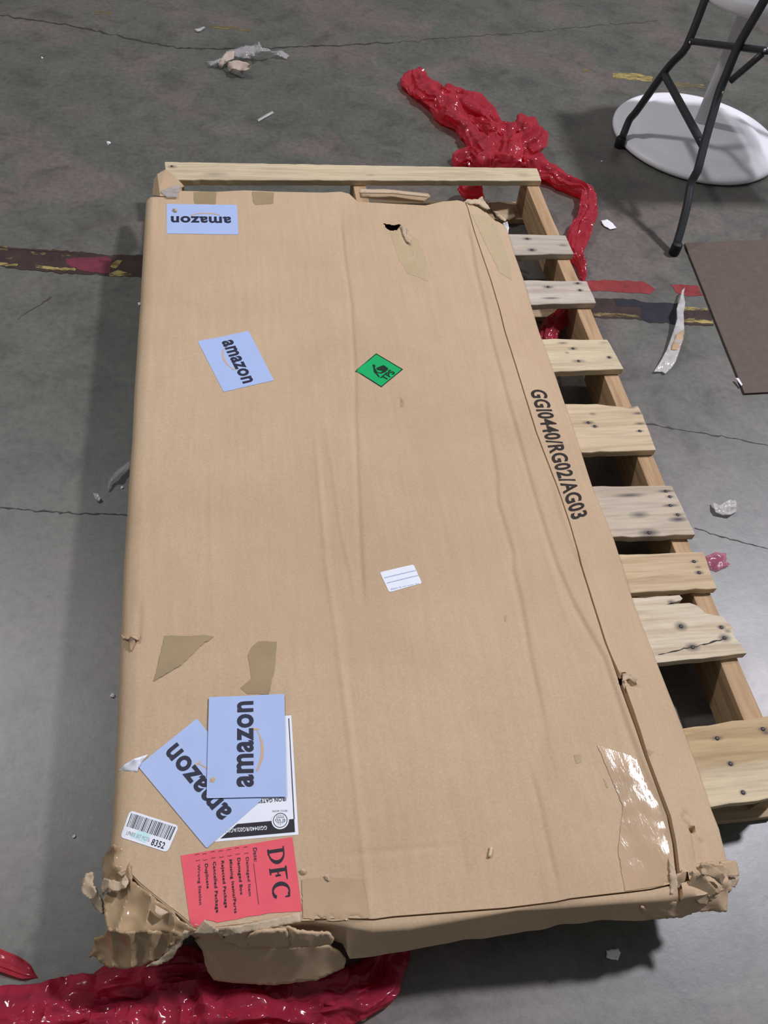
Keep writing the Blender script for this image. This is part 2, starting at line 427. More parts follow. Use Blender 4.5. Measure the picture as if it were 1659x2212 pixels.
on_floor('floor_line', z5([(60, 462), (230, 480), (560, 505), (780, 520), (780, 545), (500, 520), (200, 492), (60, 478)]), BROWNLINE, .0016)
on_floor('floor_line', z5([(-80, 255), (100, 268), (400, 285), (790, 305), (790, 325), (380, 300), (80, 282), (-80, 272)]), BROWNLINE, .0016)
z4 = lambda pts: zoomed(pts, 1300, 560, .2164)
on_floor('floor_stripe', z4([(-300, 370), (0, 390), (300, 395), (420, 430), (420, 610), (300, 600), (0, 590), (-300, 560)]), STRIPE)
on_floor('floor_stripe', z4([(120, 395), (320, 400), (450, 432), (760, 437), (770, 640), (480, 635), (400, 600), (390, 480), (150, 470)]), STRIPE_BLUE, .001)
on_floor('floor_stripe', z4([(760, 480), (1080, 510), (1120, 660), (760, 640)]), STRIPE, .001)
for k, p in enumerate([[(820, 470), (1050, 490), (1050, 512), (820, 515)], [(800, 600), (900, 588), (1110, 612), (1110, 642), (920, 628), (800, 632)], [(-100, 535), (60, 535), (380, 560), (370, 580), (-100, 565)]]):
    on_floor('floor_paint', z4(p), YEL if k < 2 else YEL_FAINT, .0015, .8, 6, k+20)
on_floor('floor_line', z4([(800, 632), (1000, 642), (1115, 648), (1115, 664), (800, 648)]), BROWNLINE, .0016)
on_floor('floor_paint', z4([(-260, 215), (60, 208), (200, 216), (420, 222), (540, 300), (480, 345), (200, 330), (-240, 300)]), REDP, .0008, 1, 8, 31)
on_floor('floor_paint', z4([(680, 250), (960, 262), (1010, 365), (860, 370), (740, 330)]), REDP, .0008, 1, 8, 32)
zt8 = lambda pts: zoomed(pts, 1250, 0, .2465)
on_floor('floor_paint', zt8([(300, 635), (480, 640), (650, 675), (640, 720), (300, 680)]), YEL, .0008, 1, 7, 33)
on_floor('floor_paint', zt8([(30, 600), (100, 605), (100, 630), (30, 625)]), YEL_FAINT, .0008, .6, 5, 34)
on_floor('floor_paint', zt8([(800, 715), (1100, 745), (1100, 775), (800, 745)]), YEL_FAINT, .0008, 1, 7, 35)
on_floor('floor_paint', [(455, 53), (545, 62), (540, 68), (455, 60)], YEL_FAINT, .0008, .6, 5, 36)
on_floor('floor_paint', [(205, 22), (240, 24), (238, 32), (206, 30)], YEL_FAINT, .0008, .6, 5, 37)

# ------------------------------------------------------------------ pallet
pallet = thing('wooden_pallet', 'long rough wooden pallet of pale slats lying under the cardboard box', 'pallet', (.6, -1.03, 0))
ZT, TB = .14, .02
PINE, PINE_D = (.62, .47, .285), (.47, .33, .19)
PALE, PALE_D = (.69, .57, .36), (.52, .41, .25)
def w2(px, py, z=ZT): return at(px, py, z)[:2]
def board_quad(tl, tr, br, bl):
    """plan outline of a deck board from its four visible corners, carried on to the far side of the pallet at x = 0"""
    a, b, c, d = w2(*tl), w2(*tr), w2(*br), w2(*bl)
    def ext(p, q, x):
        k = (q[1]-p[1])/(q[0]-p[0]); k = max(-.03, min(.03, k)); return np.array([x, q[1]+(x-q[0])*k])
    return [ext(a, b, .0) if a[0] > .3 else a, b, c, ext(d, c, .0) if d[0] > .3 else d]
def stain_px(lst):
    return [tuple(w2(x, y))+(rx, ry, k) for x, y, rx, ry, k in lst]
DECK = [
 ([(355, 349), (1160, 363), (1170, 390), (360, 388)], (PALE, PALE_D, .35), [(372, 360, .02, .012, .7), (465, 376, .05, .016, .35), (800, 378, .02, .01, .3), (1130, 378, .03, .02, .25)], [(371, 359)]),
 ([(1095, 503), (1222, 508), (1240, 548), (1115, 556)], ((.56, .49, .39), (.42, .35, .27), .5), [(1139, 516, .02, .01, .85), (1149, 540, .02, .012, .9), (1216, 530, .02, .008, .6), (1120, 552, .03, .01, .5)], [(1139, 516), (1149, 540)]),
 ([(1130, 605), (1268, 607), (1288, 654), (1150, 660)], ((.62, .54, .44), (.46, .38, .3), .5), [(1184, 620, .022, .009, .85), (1248, 612, .018, .008, .8), (1253, 627, .014, .008, .85), (1190, 644, .035, .006, .8)], [(1184, 620), (1248, 612), (1253, 627)]),
 ([(1172, 730), (1312, 733), (1348, 797), (1195, 803)], (PALE, PALE_D, .35), [(1215, 741, .02, .006, .7), (1238, 753, .018, .008, .7), (1225, 762, .008, .005, .6), (1250, 780, .025, .008, .7), (1316, 772, .012, .008, .85), (1305, 740, .02, .006, .4)], [(1316, 772), (1250, 780), (1238, 753)]),
 ([(1222, 872), (1290, 872), (1355, 880), (1378, 876), (1388, 893), (1418, 972), (1255, 977)], ((.66, .52, .33), (.5, .37, .22), .2), [(1271, 913, .02, .008, .85), (1285, 921, .012, .008, .85), (1280, 894, .012, .006, .6), (1378, 893, .02, .006, .8), (1383, 915, .02, .006, .8), (1382, 931, .014, .005, .9), (1362, 878, .02, .01, .8)], [(1271, 913), (1285, 921), (1382, 931)]),
 ([(1280, 1050), (1452, 1049), (1470, 1085), (1503, 1155), (1320, 1160)], ((.6, .5, .37), (.45, .36, .25), .4), [(1360, 1070, .05, .008, .8), (1381, 1112, .03, .012, .7), (1438, 1061, .025, .006, .95), (1447, 1073, .014, .005, .85), (1448, 1092, .025, .006, .95), (1464, 1112, .014, .006, .9), (1465, 1122, .03, .01, .9), (1402, 1151, .03, .014, .95)], [(1438, 1061), (1447, 1073), (1448, 1092), (1464, 1112), (1402, 1151)]),
 ([(1330, 1195), (1520, 1192), (1550, 1271), (1368, 1280)], (PINE, PINE_D, .15), [(1499, 1213, .013, .005, .85), (1508, 1225, .01, .005, .6), (1510, 1237, .014, .007, .9)], [(1499, 1213), (1510, 1237)]),
 ([(1368, 1291), (1468, 1285), (1475, 1293), (1470, 1297), (1448, 1303), (1440, 1306), (1455, 1304), (1490, 1302), (1507, 1308), (1525, 1325), (1562, 1332), (1573, 1345), (1582, 1352), (1585, 1372), (1594, 1384), (1604, 1395), (1614, 1411), (1418, 1432)], ((.7, .6, .43), (.54, .43, .29), .25), [(1471, 1353, .018, .014, .95), (1496, 1398, .02, .012, .95), (1558, 1355, .012, .007, .95), (1572, 1363, .01, .006, .6), (1565, 1378, .018, .012, .95), (1450, 1301, .012, .008, .8)], [(1471, 1353), (1496, 1398), (1558, 1355), (1565, 1378)]),
 ([(1475, 1573), (1690, 1543), (1735, 1706), (1638, 1730), (1545, 1742)], (PALE, PALE_D, .3), [(1549, 1595, .016, .006, .8), (1648, 1575, .014, .006, .85), (1578, 1650, .01, .007, .9), (1605, 1712, .009, .007, .95), (1655, 1583, .012, .006, .7)], [(1549, 1595), (1578, 1650), (1605, 1712), (1648, 1575)]),
]
nail_me = None
def nail(p, parent):
    global nail_me
    if nail_me is None:
        o = lathe('nail', [(.0001, .0), (.0035, 0), (.0042, .0006), (.0034, .0014), (.001, .0017), (.0001, .0017)], (0, 0, 0), NAIL, None, 10); nail_me = o.data
    else:
        o = bpy.data.objects.new('nail', nail_me); COL.objects.link(o)
    o.parent = parent; o.location = (p[0], p[1], ZT-.0003); return o
for k, (px, (L, D, g), st, nails) in enumerate(DECK):
    if len(px) == 4: poly = board_quad(*px)
    else:
        P = [w2(*p) for p in px]; poly = [np.array([0, P[0][1]-.004])] + P + [np.array([0, P[-1][1]+.004])]
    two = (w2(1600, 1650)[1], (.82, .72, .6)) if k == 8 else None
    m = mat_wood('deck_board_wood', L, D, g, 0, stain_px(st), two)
    b = slab('deck_board', poly, ZT-TB, ZT, m, pallet, .025, .0009, .0025, k+1, 'broken split slat with a jagged end' if k == 7 else None)
    for p in nails: nail(w2(*p), b)
STR = mat_wood('stringer_wood', (.5, .335, .19), (.37, .235, .125), 0, 1)
STR2 = mat_wood('stringer_wood_dark', (.5, .34, .2), (.36, .23, .13), 0, 1)
for k, (x0, x1) in enumerate([(.012, .052), (.58, .62), (1.152, 1.193)]):
    slab('stringer', [(x0, -.01), (x1, -.01), (x1, -2.05), (x0, -2.05)], .02, ZT-TB-.0005, STR if k == 2 else STR2, pallet, .08, .0007, .002, 30+k)
BOT = mat_wood('bottom_board_wood', (.5, .37, .22), (.36, .25, .15), .2, 0)
for k, (y0, y1) in enumerate([(-.005, -.105), (-.50, -.60), (-1.0, -1.1), (-1.48, -1.58), (-1.965, -2.066)]):
    slab('bottom_board', [(.0, y0), (1.2, y0), (1.2, y1), (.0, y1)], .0, .0195, BOT, pallet, .06, .0008, .002, 40+k)

crack([(1422, 1414), (1460, 1406), (1496, 1396), (1540, 1386), (1566, 1378)], .0026, 9, ZT+.0006, 'split')
bpy.data.objects['split'].parent = None; adopt(bpy.data.objects['split'], bpy.data.objects['deck_board.007'])

# ------------------------------------------------------------------ carton
box = thing('cardboard_box', 'large flat battered brown cardboard box with torn corners lying on the pallet', 'box', (.45, -1.25, .14))
ZB, ZLOW = .21, .1415
def poly_w(px, z): return np.array([at(p[0], p[1], z)[:2] for p in px])
left_px = [(316, 428), (306, 600), (303, 660), (296, 760), (290, 852), (286, 950), (279.5, 1030), (275, 1111), (267, 1230), (264, 1300), (262, 1354), (259, 1420), (254, 1560), (247.6, 1693), (243, 1790), (236, 1850), (228, 1960)]
seam_px = [(1002, 430), (1011, 452), (1025, 503), (1040, 548), (1060, 606), (1080, 674), (1090, 715), (1119, 807), (1159, 934), (1199, 1038), (1230, 1129), (1254, 1218), (1279, 1298), (1308, 1390), (1336, 1460), (1352, 1504), (1377, 1574), (1396, 1634), (1418, 1694), (1444, 1764), (1456, 1821), (1463, 1878), (1472, 1935)]
outer_px = [(1060, 430), (1072, 463), (1094, 497), (1110, 551), (1130, 607), (1145, 658), (1164, 720), (1199, 815), (1254, 974), (1278, 1049), (1326, 1169), (1369, 1310), (1418, 1434), (1475, 1580), (1504, 1659), (1532, 1744), (1551, 1792), (1567, 1858), (1580, 1920)]
far_px = [(300, 432), (318, 427), (335, 422), (372, 424), (388, 409), (470, 411), (530, 408), (600, 411), (700, 413), (740, 411), (757, 416), (775, 434), (850, 437), (920, 441), (960, 432), (990, 430), (1012, 436), (1030, 436), (1045, 432), (1068, 455)]
near_px = [(215, 1862), (240, 1872), (262, 1892), (278, 1908), (310, 1934), (341, 1958), (364, 1974), (392, 1996), (412, 2003), (440, 2005), (500, 1998), (560, 1990), (650, 1986), (740, 1983), (801, 1985), (844, 1979), (985, 1968), (1099, 1959), (1209, 1945), (1243, 1938), (1376, 1923), (1422, 1917), (1470, 1906), (1530, 1890), (1600, 1868)]
ridge_px = [(650, 1996), (740, 2005), (801, 2015), (880, 2010), (1000, 1990), (1122, 1970), (1300, 1957), (1469, 1944), (1540, 1930), (1600, 1900)]
low_px = [(650, 2010), (735, 2040), (750, 2072), (800, 2066), (856, 2055), (960, 2037), (1128, 2016), (1220, 1998), (1336, 1984), (1445, 1984), (1474, 1975), (1540, 1950), (1600, 1920)]
def fx_of_y(px, z):
    P = poly_w(px, z); o = np.argsort(P[:, 1]); return lambda y: np.interp(y, P[o, 1], P[o, 0])
def fy_of_x(px, z):
    P = poly_w(px, z); o = np.argsort(P[:, 0]); return lambda x: np.interp(x, P[o, 0], P[o, 1])
XLf, XSf, XRf = fx_of_y(left_px, .187), fx_of_y(seam_px, ZB), fx_of_y(outer_px, .155)
YF, YN, YR, YB = fy_of_x(far_px, ZB), fy_of_x(near_px, ZB), fy_of_x(ridge_px, .2), fy_of_x(low_px, .14)
X650 = at(655, 1990, .2)[0]
_YR, _YB = YR, YB
YR = lambda x: np.where(x < X650, YN(x)-.006, _YR(x))
YB = lambda x: np.where(x < X650, YN(x)-.009, _YB(x))
cols = []   # (kind, t, z)
cols += [('L', .006, ZLOW), ('L', .001, .155), ('L', 0, .172), ('L', 0, .187), ('L', .0035, .195), ('L', .009, .2015), ('L', .016, .2065), ('L', .024, .2092)]
NT = 262
cols += [('T', t, ZB) for t in np.linspace(0, 1, NT)]
cols += [('S', -.55, ZB-.004), ('S', -.5, ZB-.03), ('S', .5, ZB-.03), ('S', .55, ZB-.004)]
NS = 30
cols += [('R', t, ZB - .0005 - .052*t**1.25) for t in np.linspace(0, 1, NS)]
cols += [('O', .001, .15), ('O', 0, ZLOW)]
NR = 640
rows = [('F', .0, ZLOW), ('F', .0, .17), ('F', .0, .198), ('F', .004, .2075)] + [('M', t, 1) for t in np.linspace(.004, 1, NR)]
rows += [('G', .0004, ZB-.01), ('G', .0017, ZB-.01), ('G', .0022, .2068), ('D', .35, .2075), ('D', .75, .206), ('D', 1, .2), ('B', .12, .19), ('B', .4, .175), ('B', .75, .155), ('B', 1, .139), ('U', .02, .139)]
nC, nR = len(cols), len(rows)
xn = np.array([{'L': -.02, 'T': 0 + c[1]*.885, 'S': .886, 'R': .89+c[1]*.11, 'O': 1.0}[c[0]] + (c[1] if c[0] == 'L' else 0) for c in cols])
Y = np.zeros((nR, nC)); ZR = np.zeros((nR, nC))
for i, (k, t, z) in enumerate(rows):
    if k == 'F': y = YF(xn) + .012*(1-(z-ZLOW)/.07) - t
    elif k == 'M': y = YF(xn)*(1-t) + YN(xn)*t
    elif k == 'G': y = YN(xn) - t
    elif k == 'D': y = (YN(xn)-.0022)*(1-t) + np.minimum(YR(xn), YN(xn)-.006)*t
    elif k == 'B': y = np.minimum(YR(xn), YN(xn)-.006)*(1-t) + np.minimum(YB(xn), YN(xn)-.009)*t + vnoise(np.stack([xn*30, xn*0+i], 1), 1, 5)*.002*t
    else: y = np.minimum(YB(xn), YN(xn)-.009) + .06
    Y[i] = y; ZR[i] = ZB + 1 if k == 'M' else (np.where(xn < .285, .2085, z) if k == 'G' else z)
XL, XS, XR = XLf(Y), XSf(Y), XRf(Y)
# seam opens wider near the corner
seamw = np.interp(Y, [-2.3, -2.2, -2.0, -1.9, -1.86, -1.80, -1.5, -.2], [.009, .008, .007, .0105, .011, .0042, .0036, .0032])
X = np.zeros((nR, nC)); Z = np.zeros((nR, nC))
for j, (k, t, z) in enumerate(cols):
    if k == 'L': X[:, j] = XL[:, j] + t
    elif k == 'T': X[:, j] = (XL[:, j]+.032)*(1-t) + (XS[:, j]-seamw[:, j]/2)*t
    elif k == 'S': X[:, j] = XS[:, j] + t*seamw[:, j]*.85
    elif k == 'R': X[:, j] = (XS[:, j]+seamw[:, j]/2)*(1-t) + XR[:, j]*t
    else: X[:, j] = XR[:, j] + t
    Z[:, j] = np.minimum(z, ZR[:, j])
P2 = np.stack([X.ravel(), Y.ravel()], 1); z = Z.ravel().copy()
top = ((np.repeat([r[0] in 'MD' for r in rows], nC)) & np.tile([c[0] in 'TRS' for c in cols], nR))
edge = np.clip(np.minimum(np.abs(P2[:, 1]-(-.3)), 1)/.05, 0, 1)
h = np.zeros(len(z))
h += .0022*vnoise(P2, 3.1, 1) + .0012*vnoise(P2*np.array([3, .6]), 4, 2) + .0003*vnoise(P2, 40, 3)
def crease(px, amp, wid, fade=.12, step=0.0, stepw=.02):
    global h
    L = poly_w(px, ZB); lo, hi = L.min(0)-.08, L.max(0)+.08
    m = (P2[:, 0] > lo[0]) & (P2[:, 0] < hi[0]) & (P2[:, 1] > lo[1]) & (P2[:, 1] < hi[1])
    d, s, t = dist_poly(P2[m], L); f = np.clip(np.minimum(t, 1-t)/fade, 0, 1) if fade else 1
    h[m] += f*(amp*np.exp(-(d/(1.1*wid))**2) + step*s*np.exp(-(d/stepw))*np.clip(d/.006, 0, 1))
crease([(735, 440), (742, 540), (758, 658), (767, 806), (767, 899), (773, 1055), (779, 1207), (788, 1330)], -.0026, .005, .1, .0013)
crease([(678, 886), (693, 1063), (710, 1241), (727, 1350), (745, 1500), (770, 1700), (788, 1860), (801, 1987)], .0026, .005, .1, -.0013)
crease([(700, 900), (718, 1009), (735, 1135), (760, 1240), (770, 1320)], .0016, .004, .25)
crease([(1040, 760), (1050, 900), (1068, 1002), (1073, 1037), (1073, 1081), (1107, 1196), (1107, 1232), (1123, 1296), (1145, 1420), (1175, 1560), (1190, 1660)], -.0024, .005, .15, .0018)
crease([(1005, 470), (1018, 530), (1027, 584), (1045, 656), (1060, 728), (1095, 859), (1123, 958), (1159, 1089), (1199, 1216), (1240, 1310), (1304, 1422), (1352, 1564), (1384, 1650), (1422, 1738), (1437, 1786), (1448, 1860)], -.0028, .005, .05, .002)
crease([(1150, 1100), (1180, 1200), (1215, 1310), (1260, 1420)], .0016, .006, .3)
crease([(989, 1762), (1000, 1840), (1012, 1918)], -.0014, .004, .3)
crease([(1140, 1640), (1168, 1750), (1190, 1850), (1212, 1941)], -.002, .004, .2, .0008)
crease([(452, 945), (456, 1120), (461, 1304), (466, 1400)], .0011, .005, .3)
crease([(560, 840), (640, 845), (700, 835)], .0011, .006, .3)
crease([(303, 1290), (298, 1360), (300, 1400)], -.003, .006, .3)
crease([(720, 1850), (850, 1838), (1000, 1824)], -.0012, .005, .2)
crease([(1504, 1775), (1510, 1820), (1520, 1868)], -.007, .005, .15)
crease([(1523, 1801), (1530, 1835), (1536, 1868)], -.005, .005, .15)
crease([(1480, 1756), (1486, 1772), (1500, 1786), (1512, 1788)], -.006, .0035, .1)
crease([(1480, 1756), (1490, 1752), (1500, 1762), (1503, 1775)], -.004, .003, .1)
crease([(1400, 1480), (1430, 1590), (1470, 1700)], -.0015, .006, .3)
crease([(1195, 1030), (1215, 1110), (1240, 1180), (1258, 1225)], .003, .006, .2)
crease([(640, 1995), (720, 2000), (800, 1992)], -.003, .004, .2)
def pit(px, depth, z0=ZB, soft=.003):
    L = poly_w(px, z0); lo, hi = L.min(0)-.02, L.max(0)+.02
    m = np.nonzero((P2[:, 0] > lo[0]) & (P2[:, 0] < hi[0]) & (P2[:, 1] > lo[1]) & (P2[:, 1] < hi[1]))[0]
    Q = P2[m]; d, _, _ = dist_poly(Q, np.vstack([L, L[:1]])); ins = np.zeros(len(Q), bool); n = len(L)
    for a in range(n):
        p, q = L[a], L[(a+1) % n]
        c = ((p[1] > Q[:, 1]) != (q[1] > Q[:, 1])) & (Q[:, 0] < (q[0]-p[0])*(Q[:, 1]-p[1])/(q[1]-p[1]+1e-12)+p[0]); ins ^= c
    h[m] -= depth*np.where(ins, np.clip((d+.001)/soft, 0, 1), 0)
pit([(1334, 1462), (1346, 1452), (1366, 1455), (1378, 1470), (1372, 1478), (1350, 1480)], .016)
pit([(1497, 1779), (1506, 1780), (1510, 1789), (1500, 1788)], .03)
crease([(868, 492), (874, 510), (880, 522), (888, 545), (886, 556)], -.005, .004, .15)
crease([(862, 860), (867, 870), (866, 882)], -.004, .0025, .1)
h *= top
z += h
faces = []
for i in range(nR-1):
    b = i*nC
    for j in range(nC-1): faces.append((b+j, b+nC+j, b+nC+j+1, b+j+1))
def inside(Q, L):
    ins = np.zeros(len(Q), bool); n = len(L)
    for a in range(n):
        p, q = L[a], L[(a+1) % n]
        ins ^= ((p[1] > Q[:, 1]) != (q[1] > Q[:, 1])) & (Q[:, 0] < (q[0]-p[0])*(Q[:, 1]-p[1])/(q[1]-p[1]+1e-12)+p[0])
    return ins
FA = np.array(faces); FC = P2[FA].mean(1); keep = np.ones(len(FA), bool)
for hp in ([(828, 483), (834, 493), (842, 499), (858, 497), (866, 487), (864, 484), (850, 487)], [(1461, 1895), (1470, 1884), (1487, 1880), (1489, 1900), (1470, 1917)], [(1336, 1464), (1344, 1456), (1352, 1458), (1350, 1476), (1342, 1474)],
           [(275, 1381), (285, 1376), (299, 1379), (297, 1385), (286, 1382)]):
    keep &= ~(inside(FC, poly_w(hp, ZB)) & (z[FA].mean(1) > .17))
open_faces = [tuple(f) for f in FA[keep].tolist()]
BV = np.stack([P2[:, 0], P2[:, 1], z], 1)
body = mesh('box_body', BV, open_faces, CARD, box, sharp=62)
slab('box_bottom', [(.0, -.29), (.98, -.29), (.96, -2.14), (.0, -1.85)], .1412, .1445, CARD_DARK, box, .2, 0, 0)
BVH = BVHTree.FromPolygons([Vector(v) for v in BV.tolist()], faces)
def on_box(px, py, lift=0.0):
    hit = BVH.ray_cast(Vector(CAM), Vector(ray(px, py)).normalized())
    p = hit[0] if hit[0] else Vector(at(px, py, ZB)); return np.array(p) + np.array([0, 0, lift])
def drape(x, y, lift):
    hit = BVH.ray_cast(Vector((x, y, 1)), Vector((0, 0, -1)))
    zz = hit[0].z if hit[0] else ZB
    if zz < .19 and x < .86: zz = ZB-.002
    return np.array([x, y, zz+lift])
def patch(name, px, mat, lift=.0006, step=8, jag=.5, label=None, seed=1, thick=.0004, wr=0):
    """a piece of tape stuck flat to the carton"""
    P = densify([np.array(p[:2], float) for p in px], step, jag, seed=seed); Q, F = fill(P, step*1.3, seed)
    V = np.array([on_box(a, b) for a, b in Q]); V[:, 2] = np.array([drape(v[0], v[1], 0)[2] for v in V]) + lift
    if wr: V[:, 2] += wr*(1+vnoise(V, 60, seed))
    o = mesh(name, V, up_faces(V, F), mat, box, label=label); return o

# ---- labels
class Label:
    def __init__(s, name, bl, br, tr, tl, mat, lift, radius=0, outline=None, label=None):
        s.c = [on_box(*p)[:2] for p in (bl, br, tr, tl)]; s.lift = lift
        if outline is None:
            if radius:
                su = np.linalg.norm(s.c[1]-s.c[0]); sv = np.linalg.norm(s.c[3]-s.c[0]); ru, rv = radius/su, radius/sv; outline = []
                for cx, cy, a0 in ((1-ru, rv, -90), (1-ru, 1-rv, 0), (ru, 1-rv, 90), (ru, rv, 180)):
                    for k in range(7):
                        a = math.radians(a0+k*15); outline.append((cx+ru*math.cos(a), cy+rv*math.sin(a)))
            else: outline = [(0, 0), (1, 0), (1, 1), (0, 1)]
        P = densify([np.array(p, float) for p in outline], .08, 0); Q, F = fill(P, .08)
        V = np.array([s.map(u, v, 0) for u, v in Q])
        s.o = mesh(name, V, up_faces(V, F), mat, box, label=label)
    def map(s, u, v, up=.0004):
        a, b, c, d = s.c; p = a*(1-u)*(1-v)+b*u*(1-v)+c*u*v+d*(1-u)*v
        return drape(p[0], p[1], s.lift+up)
    def polys(s, name, polys, mat, up=.0004, label=None):
        V, F = [], []
        for p in polys:
            p = densify([np.array(q, float) for q in p], .12)
            b = len(V); V += [s.map(q[0], q[1], up) for q in p]; F.append(tuple(range(b, b+len(p))))
        F = up_faces(np.array(V), F)
        return mesh(name, V, F, mat, s.o, smooth=False, label=label)
    def text(s, body, u0, v0, u1, v1, mat, bold=0, name='lettering', up=.0005):
        V, F = text_mesh(body, bold)
        W = [s.map(u0+(u1-u0)*p[0], v0+(v1-v0)*p[1], up) for p in V]
        return mesh(name, W, up_faces(np.array(W), F), mat, s.o, smooth=False)
def text_mesh(body, bold=0, space=1.08):
    cu = bpy.data.curves.new('t', 'FONT'); cu.body = body; cu.size = 1; cu.offset = bold; cu.resolution_u = 4; cu.space_character = space
    o = bpy.data.objects.new('t', cu); COL.objects.link(o)
    dg = bpy.context.evaluated_depsgraph_get(); me = bpy.data.meshes.new_from_object(o.evaluated_get(dg))
    V = np.array([v.co[:2] for v in me.vertices]); F = [tuple(p.vertices) for p in me.polygons]
    bpy.data.objects.remove(o); bpy.data.curves.remove(cu); bpy.data.meshes.remove(me)
    lo, hi = V.min(0), V.max(0); return (V-lo)/(hi-lo), F
def smile(L, u0, u1, v_end, v_mid, w):
    n = 18; top, bot = [], []
    for i in range(n+1):
        t = i/n; u = u0+(u1-u0)*t; k = 1-(2*t-1)**2
        v = v_end+(v_mid-v_end)*k; top.append((u, v+w*(.15+.85*math.sin(math.pi*min(1, .12+t*.88))))); bot.append((u, v-w*.1))
    quads = [(bot[i], bot[i+1], top[i+1], top[i]) for i in range(n)]
    quads += [[(u1-.045, v_end+.085), (u1+.02, v_end+.075), (u1+.022, v_end+.06), (u1-.045, v_end+.068)], [(u1+.005, v_end+.075), (u1+.024, v_end+.075), (u1+.012, v_end-.035), (u1-.004, v_end-.02)]]
    return L.polys('logo_arrow', quads, INK_ORANGE)
def retail_label(bl, br, tr, tl, lift, lab, cut=None):
    L = Label('sticker', bl, br, tr, tl, BLUE_PAPER, lift, .002, cut, lab)
    L.text('amazon', .095, .41, .94, .63, INK_BLUE, .03)
    smile(L, .24, .64, .37, .285, .035)
    return L
retail_label((512, 443), (360, 441), (360, 505), (515, 507), .0007, 'pale blue sticker upside down at the far left corner of the box')
retail_label((427, 737), (483, 847), (592, 822), (537, 715), .0007, 'pale blue sticker set askew in the upper half of the box top')
z5b = lambda p: (150+p[0]*.3617, 1350+p[1]*.3617)
# white product label under the two blue ones
WL = Label('sticker', z5b((1325, 540)), z5b((845, 575)), z5b((866, 1296)), z5b((1368, 1253)), WHITE_PAPER, .0005, 0, None, 'white printed product sticker half hidden below blue stickers')
zz = lambda p: (470+p[0]*.11453, 1700+p[1]*.11453)
def uv_of(L, px, py):
    p = on_box(px, py)[:2]; a, b, c, d = L.c; u = v = .5
    for _ in range(30):
        q = a*(1-u)*(1-v)+b*u*(1-v)+c*u*v+d*(1-u)*v
        du = (b-a)*(1-v)+(c-d)*v; dv = (d-a)*(1-u)+(c-b)*u
        s = np.linalg.solve(np.array([du, dv]).T, p-q); u += s[0]; v += s[1]
    return u, v
WL.polys('printed_band', [[uv_of(WL, *zz(p)) for p in [(55, 975), (370, 700), (1445, 605), (1460, 852)]]], INK)
c0 = uv_of(WL, *zz((1182, 632)))
def ring_uv(L, ctr_px, r0, r1, n=36):
    cw = on_box(*ctr_px)[:2]; out = []
    def pt(r, a): 
        q = cw + r*np.array([math.cos(a), math.sin(a)]); return q
    for k in range(n):
        a, b = 2*math.pi*k/n, 2*math.pi*(k+1)/n
        out.append([pt(r0, a), pt(r0, b), pt(r1, b), pt(r1, a)] if r0 else [cw, pt(r1, a), pt(r1, b)])
    return out
def print_world(L, name, polys, mat, up=.0006):
    V, F = [], []
    for p in polys:
        b = len(V); V += [drape(q[0], q[1], L.lift+up) for q in p]; F.append(tuple(range(b, b+len(p))))
    return mesh(name, V, up_faces(np.array(V), F), mat, L.o, smooth=False)
sc_px = np.linalg.norm(on_box(*zz((1182, 632)))[:2]-on_box(*zz((1346, 632)))[:2])
print_world(WL, 'logo_disc', ring_uv(WL, zz((1182, 632)), 0, sc_px), WHITE_PAPER, .0007)
print_world(WL, 'logo_ring', ring_uv(WL, zz((1182, 632)), sc_px*.75, sc_px*.83), INK, .0009)
def text_px(L, body, bl, br, tr, tl, mat, bold=0, up=.0007, name='lettering'):
    V, F = text_mesh(body, bold); q = [on_box(*p)[:2] for p in (bl, br, tr, tl)]
    W = []
    for u, v in V:
        p = q[0]*(1-u)*(1-v)+q[1]*u*(1-v)+q[2]*u*v+q[3]*(1-u)*v; W.append(drape(p[0], p[1], L.lift+up))
    return mesh(name, W, up_faces(np.array(W), F), mat, L.o, smooth=False)
text_px(WL, 'SI VO', zz((1280, 605)), zz((1085, 605)), zz((1085, 655)), zz((1280, 655)), INK, .01, .001)
def strokes(pts_list, w):
    out = []
    for a, b in pts_list:
        a, b = on_box(*zz(a))[:2], on_box(*zz(b))[:2]; d = b-a; n = np.array([-d[1], d[0]])/np.linalg.norm(d)*w/2; out.append([a+n, b+n, b-n, a-n])
    return out
print_world(WL, 'logo_bars', strokes([((x, 525 + abs(x-1182)*.25), (x, 590)) for x in (1120, 1150, 1182, 1214, 1244)] + [((1110, 585), (1260, 580)), ((1182, 665), (1185, 725)), ((1110, 672), (1265, 665)), ((1140, 675), (1150, 705)), ((1225, 668), (1220, 700))], .0011), INK_GREY, .001)
text_px(WL, 'SEVO IRON', zz((1318, 432)), zz((1035, 440)), zz((1037, 478)), zz((1320, 468)), INK_GREY, .01)
text_px(WL, 'GGI0440/RG02/AG03', zz((930, 735)), zz((150, 790)), zz((160, 870)), zz((935, 810)), WHITE_PAPER, .012, .0009)
text_px(WL, 'IRON GATES', zz((1290, 195)), zz((760, 235)), zz((765, 310)), zz((1295, 268)), INK, .012)
print_world(WL, 'printed_line', strokes([((1412, 0), (1445, 610)), ((1343, -1290), (1412, 0))], .0014), INK)
L4 = retail_label(z5b((1150, 1045)), z5b((762, 560)), z5b((410, 845)), z5b((820, 1335)), .0016, 'pale blue sticker turned diagonally, lowest of the blue pair')
L3 = retail_label(z5b((1297, 1030)), z5b((1283, 418)), z5b((835, 437)), z5b((820, 1040)), .0042, 'pale blue sticker on top, reading sideways up the box')
